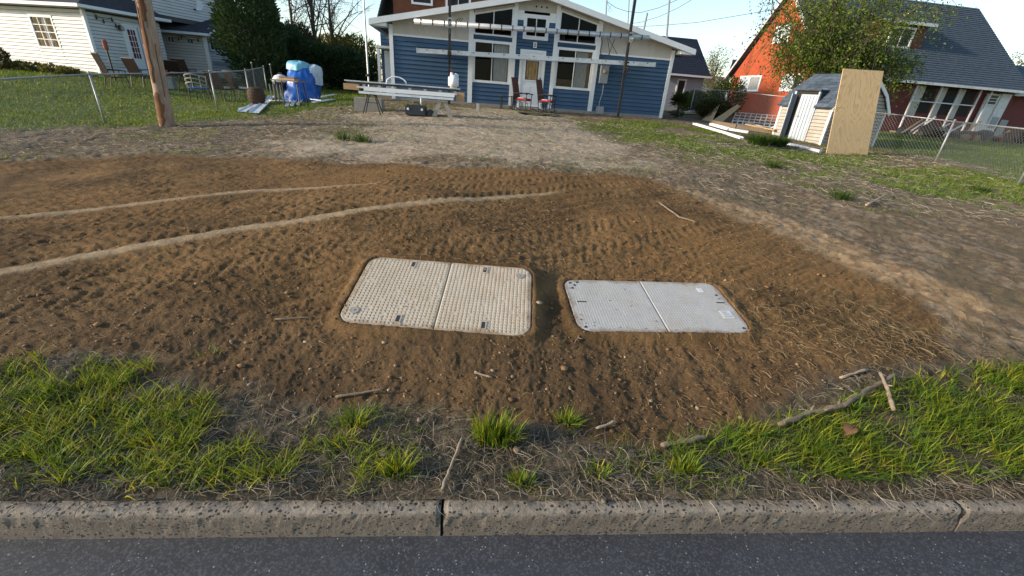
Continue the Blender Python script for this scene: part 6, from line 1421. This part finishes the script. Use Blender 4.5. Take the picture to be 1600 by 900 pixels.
# ------------------------------------------------------------------ rocking chairs by the door
def rocker(label, loc, rz):
    t = thing('rocking_chair', label, 'rocking chair', loc, rz, 'rocking chairs'); m = 'black_metal'
    for s_ in (-1, 1):
        x_ = s_*.27
        MB().tube([(x_, -.36, .10), (x_, -.18, .035), (x_, .05, .02), (x_, .28, .045), (x_, .45, .12)], .018, 6).build('rocker', m, t)
        MB().tube([(x_, -.24, .05), (x_, -.25, .60), (x_, -.22, .62)], .016, 6).build('leg', m, t); MB().tube([(x_, .20, .03), (x_, .24, .40), (x_, .40, 1.12)], .016, 6).build('leg', m, t)
        MB().tube([(x_, -.30, .60), (x_, -.05, .635), (x_, .28, .60)], .022, 6).build('armrest', m, t); MB().tube([(x_, -.24, .38), (x_, .24, .36)], .014, 6).build('seat_rail', m, t)
        MB().tube([(x_, 0.02+.14*math.cos(a_), .20+.13*math.sin(a_)) for a_ in np.linspace(0, 6.283, 11)], .010, 5, False).build('ring', m, t)
    MB().prism([(-.26, .235, .40), (.26, .235, .40), (.26, .41, 1.14), (-.26, .41, 1.14)], (0, .012, .003)).build('backrest', 'rust_sling', t)
    MB().box(-.25, .25, -.25, .22, .365, .385).build('seat', 'rust_sling', t); MB().box(-.25, .25, -.26, .20, .386, .45).build('cushion', 'red_cushion', t, bevel=.02)
    MB().box(-.20, .20, -.10, .15, .451, .475).build('seat_pad', 'white_cushion', t, bevel=.015)
    MB().bar((-.27, .405, 1.13), (.27, .405, 1.13), .03, .03).build('top_bar', m, t)
    return t
rocker('rust-red rocking chair in front of the white door, left one', onG(818, 17.75), R(68)); rocker('rust-red rocking chair in front of the right window bay, right one', onG(856, 17.9), R(66))
c = onG(793, 17.7); r_ = thing('side_table', 'small black side table left of the rocking chairs', 'side table', c, R(10))
for (x_, y_) in ((-.2, -.17), (.2, -.17), (-.2, .17), (.2, .17)): MB().box(x_-.015, x_+.015, y_-.015, y_+.015, 0, .46).build('leg', 'black_metal', r_)
MB().box(-.24, .24, -.2, .2, .46, .485).build('tabletop', 'black_metal', r_)
c = onG(845, 16.5); o = MB().box(-.75, .75, -.2, .2, 0, .018).build('door_mat', 'rubber_dark', bevel=.004); o.location = (c.x, c.y, c.z+.03); o.rotation_euler = (0, 0, R(5)); tag(o, 'dark rubber mat on the ground before the rocking chairs', 'mat')

# ------------------------------------------------------------------ patio furniture on the left lawn
def sling_chair(label, loc, rz, mat='brown_sling', h=.98, group='brown sling chairs on the patio', cush=None):
    t = thing('patio_chair', label, 'chair', loc, rz, group); m = 'black_metal'
    for s_ in (-1, 1):
        x_ = s_*.28
        MB().tube([(x_, -.27, 0), (x_*1.0, -.25, .40), (x_, -.24, .62)], .016, 6).build('leg', m, t); MB().tube([(x_, .30, 0), (x_, .22, .38)], .016, 6).build('leg', m, t)
        MB().tube([(x_, -.27, .62), (x_, .0, .64), (x_, .30, .61)], .02, 6).build('armrest', m, t); MB().tube([(x_, -.25, .40), (x_, .21, .37), (x_, .42, h)], .016, 6).build('side_frame', m, t)
    MB().prism([(-.27, -.25, .40), (.27, -.25, .40), (.27, .21, .375), (-.27, .21, .375)], (0, 0, .014)).build('seat', mat, t)
    MB().prism([(-.27, .215, .40), (.27, .215, .40), (.27, .415, h), (-.27, .415, h)], (0, .014, .003)).build('backrest', mat, t); MB().bar((-.28, .42, h), (.28, .42, h), .03, .03).build('top_bar', m, t)
    if cush: MB().box(-.25, .25, -.23, .2, .415, .47).build('cushion', cush, t, bevel=.02)
    return t
sling_chair('dark high-backed patio chair nearest the white house corner', onG(186, 17.2), R(150), h=1.15); sling_chair('dark patio chair just left of the utility pole', onG(228, 18.2), R(170), h=1.0)
sling_chair('brown patio chair right of the pole behind the terracotta pot', onG(281, 19.6), R(200), h=.95); sling_chair('dark patio chair behind the round table on the left lawn', onG(297, 20.3), R(185), h=1.0)
sling_chair('large brown sling chair facing away, in front of the fence post', G(350, 157), R(175), h=.98, cush='white_cushion'); sling_chair('brown sling chair behind the fence, beside the grey gate', onG(377, 17.4), R(150), h=.98, cush='white_cushion')
c = onG(311, 16.6); r_ = thing('wicker_chair', 'round-backed grey wicker chair with blue seat on the left lawn', 'chair', c, R(190))
for (x_, y_) in ((-.25, -.25), (.25, -.25), (-.25, .25), (.25, .25)): MB().tube([(x_, y_, 0), (x_*.9, y_*.9, .42)], .018, 6).build('leg', 'black_metal', r_)
MB().lathe([(.30, .40), (.33, .43), (.30, .46), (0, .46)], (0, 0, 0), 16).build('seat', 'tarp_blue', r_)
for k_ in range(3): MB().tube([(.33*math.cos(a_), .05+.33*math.sin(a_), .50+k_*.13+.12*math.sin(a_)) for a_ in np.linspace(-.3, math.pi+.3, 13)], .022, 6).build('back_hoop', 'stone_pale', r_, smooth=True)
for k_ in range(5): a_ = .1+k_*.74; MB().tube([(.32*math.cos(a_), .05+.32*math.sin(a_), .44), (.34*math.cos(a_), .05+.34*math.sin(a_), .85)], .012, 5).build('back_stay', 'stone_pale', r_)
c = onG(300, 18.4); r_ = thing('patio_table', 'dark round patio table among the chairs on the left lawn', 'table', c)
MB().lathe([(.0, .70), (.58, .70), (.60, .715), (.58, .73), (0, .73)], (0, 0, 0), 24).build('tabletop', 'black_metal', r_)
for k_ in range(4): a_ = .4+k_*1.571; MB().tube([(.46*math.cos(a_), .46*math.sin(a_), 0), (.30*math.cos(a_), .30*math.sin(a_), .70)], .018, 6).build('leg', 'black_metal', r_)
c = onG(264, 18.6); r_ = thing('storage_bin', 'grey lidded storage bin behind the utility pole', 'bin', c, R(20)); MB().box(-.26, .26, -.2, .2, 0, .40).build('body', 'meter_grey', r_, bevel=.02); MB().box(-.28, .28, -.22, .22, .40, .45).build('lid', 'meter_grey', r_, bevel=.01)
tp_ = MB().lathe([(.07, 0), (.10, .05), (.11, .22), (.09, .24), (.07, .2), (0, .2)], (0, 0, 0), 14).build('terracotta_pot', 'terracotta', smooth=True); tp_.location = (c.x, c.y, c.z+.45); tag(tp_, 'terracotta pot on the grey bin just right of the utility pole', 'pot')
# shade umbrella pole
c = onG(262, 20.5); r_ = thing('garden_torch', 'thin dark garden torch pole before the white rear wing', 'torch', c); MB().tube([(0, 0, 0), (0, 0, 1.75)], .012, 6).build('pole', 'black_metal', r_); MB().lathe([(.02, 1.7), (.05, 1.75), (.05, 1.88), (.02, 1.92), (0, 1.93)], (0, 0, 0), 10).build('burner', 'brown_sling', r_)
# copper lantern by the first chair
c = onG(185, 18.6); r_ = thing('patio_heater', 'copper-topped slim patio lantern behind the corner chair', 'lantern', c); MB().tube([(0, 0, 0), (0, 0, 1.1)], .03, 8).build('pole', 'black_metal', r_); MB().lathe([(.05, 1.1), (.08, 1.15), (.08, 1.42), (.03, 1.47), (0, 1.47)], (0, 0, 0), 12).build('lantern', 'terracotta', r_)
# wicker planter
c = onG(399, 15.4); r_ = thing('wicker_planter', 'brown woven wicker planter by the fence left of the tarp', 'planter', c)
MB().lathe([(.16, 0), (.24, .15), (.27, .32), (.24, .48), (.18, .56), (.15, .54), (0, .5)], (0, 0, 0), 18).build('basket', 'wicker', r_, smooth=True)
for k_ in range(6): MB().tube([((.17+.1*math.sin(.6+k_*.4))*math.cos(a_), (.17+.1*math.sin(.6+k_*.4))*math.sin(a_), .06+k_*.09) for a_ in np.linspace(0, 6.283, 17)], .014, 5, False).build('weave_hoop', 'wicker', r_)
# kettle grill
c = onG(441, 16.9); r_ = thing('kettle_grill', 'kettle grill with a white domed lid left of the blue tarp', 'grill', c)
MB().lathe([(.0, .42), (.20, .46), (.28, .58), (.29, .66)], (0, 0, 0), 18).build('bowl', 'black_metal', r_, smooth=True); MB().lathe([(.30, .66), (.29, .74), (.20, .86), (.05, .92), (0, .92)], (0, 0, 0), 18).build('lid', 'white_worn', r_, smooth=True)
for k_ in range(3): a_ = .5+k_*2.094; MB().tube([(.34*math.cos(a_), .34*math.sin(a_), 0), (.18*math.cos(a_), .18*math.sin(a_), .48)], .014, 6).build('leg', 'black_metal', r_)
MB().tube([(-.06, 0, .92), (-.05, 0, .97), (.05, 0, .97), (.06, 0, .92)], .012, 5).build('handle', 'black_plastic', r_)
# tarp-covered load
def drape(mb, w, d, h, fold, seed, z0=0, nseg=40, nz=14, e=3.2):
    for i in range(nz+1):
        t = i/nz
        for j in range(nseg):
            a_ = 2*math.pi*j/nseg; ca, sa = math.cos(a_), math.sin(a_)
            sx_ = math.copysign(abs(ca)**(2/e), ca)*w/2; sy_ = math.copysign(abs(sa)**(2/e), sa)*d/2
            k_ = (1-t**5)**.35 if t < 1 else 0.0
            fl = 1+fold*(1-t)*math.sin(a_*7+seed+2.0*t)+fold*.6*math.sin(a_*13+seed*2-3*t)
            mb.v.append((sx_*k_*fl*(1.06-.10*t), sy_*k_*fl*(1.06-.10*t), z0+h*t+.02*math.sin(a_*3+seed)))
    mb.f += [(i*nseg+j, i*nseg+(j+1) % nseg, (i+1)*nseg+(j+1) % nseg, (i+1)*nseg+j) for i in range(nz) for j in range(nseg)]
    return mb
def bulge(mb):
    X = np.array(mb.v); n = (fbm(X[:, 0]*2.2+X[:, 2]*1.3+7, X[:, 1]*2.2+X[:, 2]*2.0+3, 3, 501)-.5)*.34; f_ = (fbm(X[:, 0]*7+X[:, 1]*5, X[:, 2]*3, 2, 502)-.5)*.10
    k = np.hypot(X[:, 0], X[:, 1])+1e-6; X[:, 0] += X[:, 0]/k*(n+f_); X[:, 1] += X[:, 1]/k*(n+f_); X[:, 0] += .10*np.sin(np.pi*np.clip(X[:, 2]/1.2, 0, 1)); mb.v = [tuple(p) for p in X]; return mb
c = G(474, 158); r_ = thing('tarp_covered_load', 'load under a bright blue tarp with teal and silver covers on top', 'covered load', c, R(-20))
bulge(drape(MB(), 1.08, 1.0, 1.20, .09, 1.3, e=2.3)).build('tarp', 'tarp_blue', r_, smooth=True); drape(MB(), .82, .7, .30, .04, 2.2, 1.04, e=2.6).build('top_cover', 'teal_vinyl', r_, smooth=True)
sv_ = drape(MB(), .42, .55, .62, .12, 4.2, .66, e=2.2); sv_.xf(Matrix.Translation((.32, .20, 0)) @ Matrix.Rotation(R(12), 4, 'Y')); sv_.build('silver_cover', 'silver_cover', r_, smooth=True)
MB().tube([(.5*math.cos(a_), .45*math.sin(a_), .45+.03*math.sin(3*a_)) for a_ in np.linspace(0, 6.283, 25)], .012, 5, False).xf(Matrix.Scale(1.12, 4)).build('tie_rope', 'white_worn', r_)
# little table with boards before the tarp
c = G(457, 166); r_ = thing('work_table', 'small dark table with wooden boards in front of the blue tarp', 'table', c, R(-8)); 
for (x_, y_) in ((-.42, -.2), (.42, -.2), (-.42, .2), (.42, .2)): MB().tube([(x_*1.05, y_*1.1, 0), (x_*.9, y_*.8, .74)], .02, 6).build('leg', 'black_metal', r_)
MB().box(-.48, .48, -.26, .26, .74, .775).build('tabletop', 'lumber_old', r_)
for i in range(2):
    o = MB().box(-.27+.02*i, .30-.03*i, -.12, .12, 0, .045).build('wood_board', 'lumber' if i == 0 else 'lumber_old'); o.location = (c.x, c.y, c.z+.778+.05*i); o.rotation_euler = (0, 0, R(-12+6*i)); tag(o, ('lower wooden board lying on the small table by the tarp', 'upper wooden board lying on the small table by the tarp')[i], 'board', 'boards on the small table')
# folded steel rack left of the little table
c = G(435, 163); r_ = thing('folding_rack', 'pale folding slatted rack leaning left of the small table', 'rack', c, R(-20))
for k_ in range(4): MB().bar((-.25+k_*.16, .0, 0), (-.42+k_*.16, .12, .62), .035, .03).build('slat', 'stone_pale', r_)
MB().bar((-.30, -.01, .1), (.28, -.01, .1), .03, .03).build('rail', 'stone_pale', r_)
# white siding lengths scattered
W_ = [((376, 174), (392, 170), .10, 'short white strip lying leftmost on the lawn by the tarp'), ((379, 178), (408, 162), .22, 'wide white siding length pointing at the fence, left of two'), ((398, 181), (427, 153), .24, 'wide white siding length pointing at the fence, right of two'),
      ((425, 162), (455, 163), .20, 'white siding sheet lying under the small table'), ((448, 169), (456, 156), .08, 'white siding strip fanned under the table, leftmost of the fan'), ((456, 169), (464, 157), .08, 'white siding strip fanned under the table, middle of the fan'), ((466, 168), (474, 157), .08, 'white siding strip fanned under the table, rightmost of the fan'),
      ((478, 158), (500, 162), .10, 'white siding strip lying just right of the tarp'), ((490, 163), (522, 158), .12, 'long white siding strip right of the tarp, nearer one'), ((500, 155), (525, 150), .12, 'long white siding strip right of the tarp, farther one')]
for i, (a_, b_, w_, lab) in enumerate(W_): strip('siding_length', lab, 'siding', [a_, b_], w_, .03, 'pvc_white', 'loose white siding lengths', dz=.05+.012*(i % 4), channel=True)
strip('timber_plank', 'pale board lying on the ground right of the tarp', 'plank', [(495, 170), (533, 171)], .12, .04, 'lumber_old', dz=.03)

# ------------------------------------------------------------------ poles and wires in the sky
for (px, py, px2, Y, r0_, lab, m) in ((1040, 63, 1046, 30, .07, 'pale steel mast behind the right roof slope of the blue house', 'galvanised'), (943, 30, 948, 34, .06, 'thin service mast behind the blue roof left of the scaffold pole', 'galvanised'), (979, 45, 983, 36, .05, 'very thin pale mast behind the right scaffold pole', 'galvanised')):
    c = onG(px, Y); q_ = at(px2, 0, Y); d_ = q_-c; d_.normalize(); r_ = thing('mast', lab, 'mast', c, 0, 'masts behind the blue house'); MB().tube([Vector((0, 0, 0)), d_*10.5], [r0_, r0_*.7], 8).build('shaft', m, r_); MB().lathe([(r0_*2, 0), (r0_*2, .1), (r0_, .2), (0, .2)], (0, 0, 0), 8).build('base', m, r_)
c = at(1004, 52, 24); r_ = thing('roof_vent_pipe', 'short dark vent pipe standing on the right roof slope', 'vent pipe', (c.x, c.y, c.z-.5)); MB().tube([(0, 0, 0), (.06, 0, 1.35)], .045, 8).build('pipe', 'meter_grey', r_); MB().lathe([(.10, .0), (.05, .15), (.05, .2)], (0, 0, 0), 8).build('boot', 'rubber_dark', r_)
def wire(label, pts, Y, r_=.014):
    P = [at(px, py, y_) for (px, py), y_ in zip(pts, Y)]; o = P[0].copy(); ob = MB().tube([p-o for p in P], r_, 5).build('overhead_wire', 'cable'); ob.location = o; tag(ob, label, 'wire', 'overhead wires')
wire('overhead wire sagging from the service mast to the upper right', [(948, 2), (962, 12), (980, 18), (1000, 20), (1030, 12), (1062, -2), (1090, -18)], [33.9]*3+[32]*4)
wire('overhead wire rising steeply from behind the right scaffold pole', [(984, 37), (1000, 35), (1030, 26), (1060, 12), (1085, -3)], [35.9, 35, 34, 33, 32]); wire('nearly level overhead wire crossing to the red house tree', [(984, 42), (1030, 40), (1090, 35), (1150, 25), (1250, 8)], [35.9, 34, 32, 30, 28])
wire('thin wire loop hanging from the service mast', [(948, 3), (953, 12), (956, 17), (952, 19), (950, 15), (956, 8)], [33.9]*6, .010)
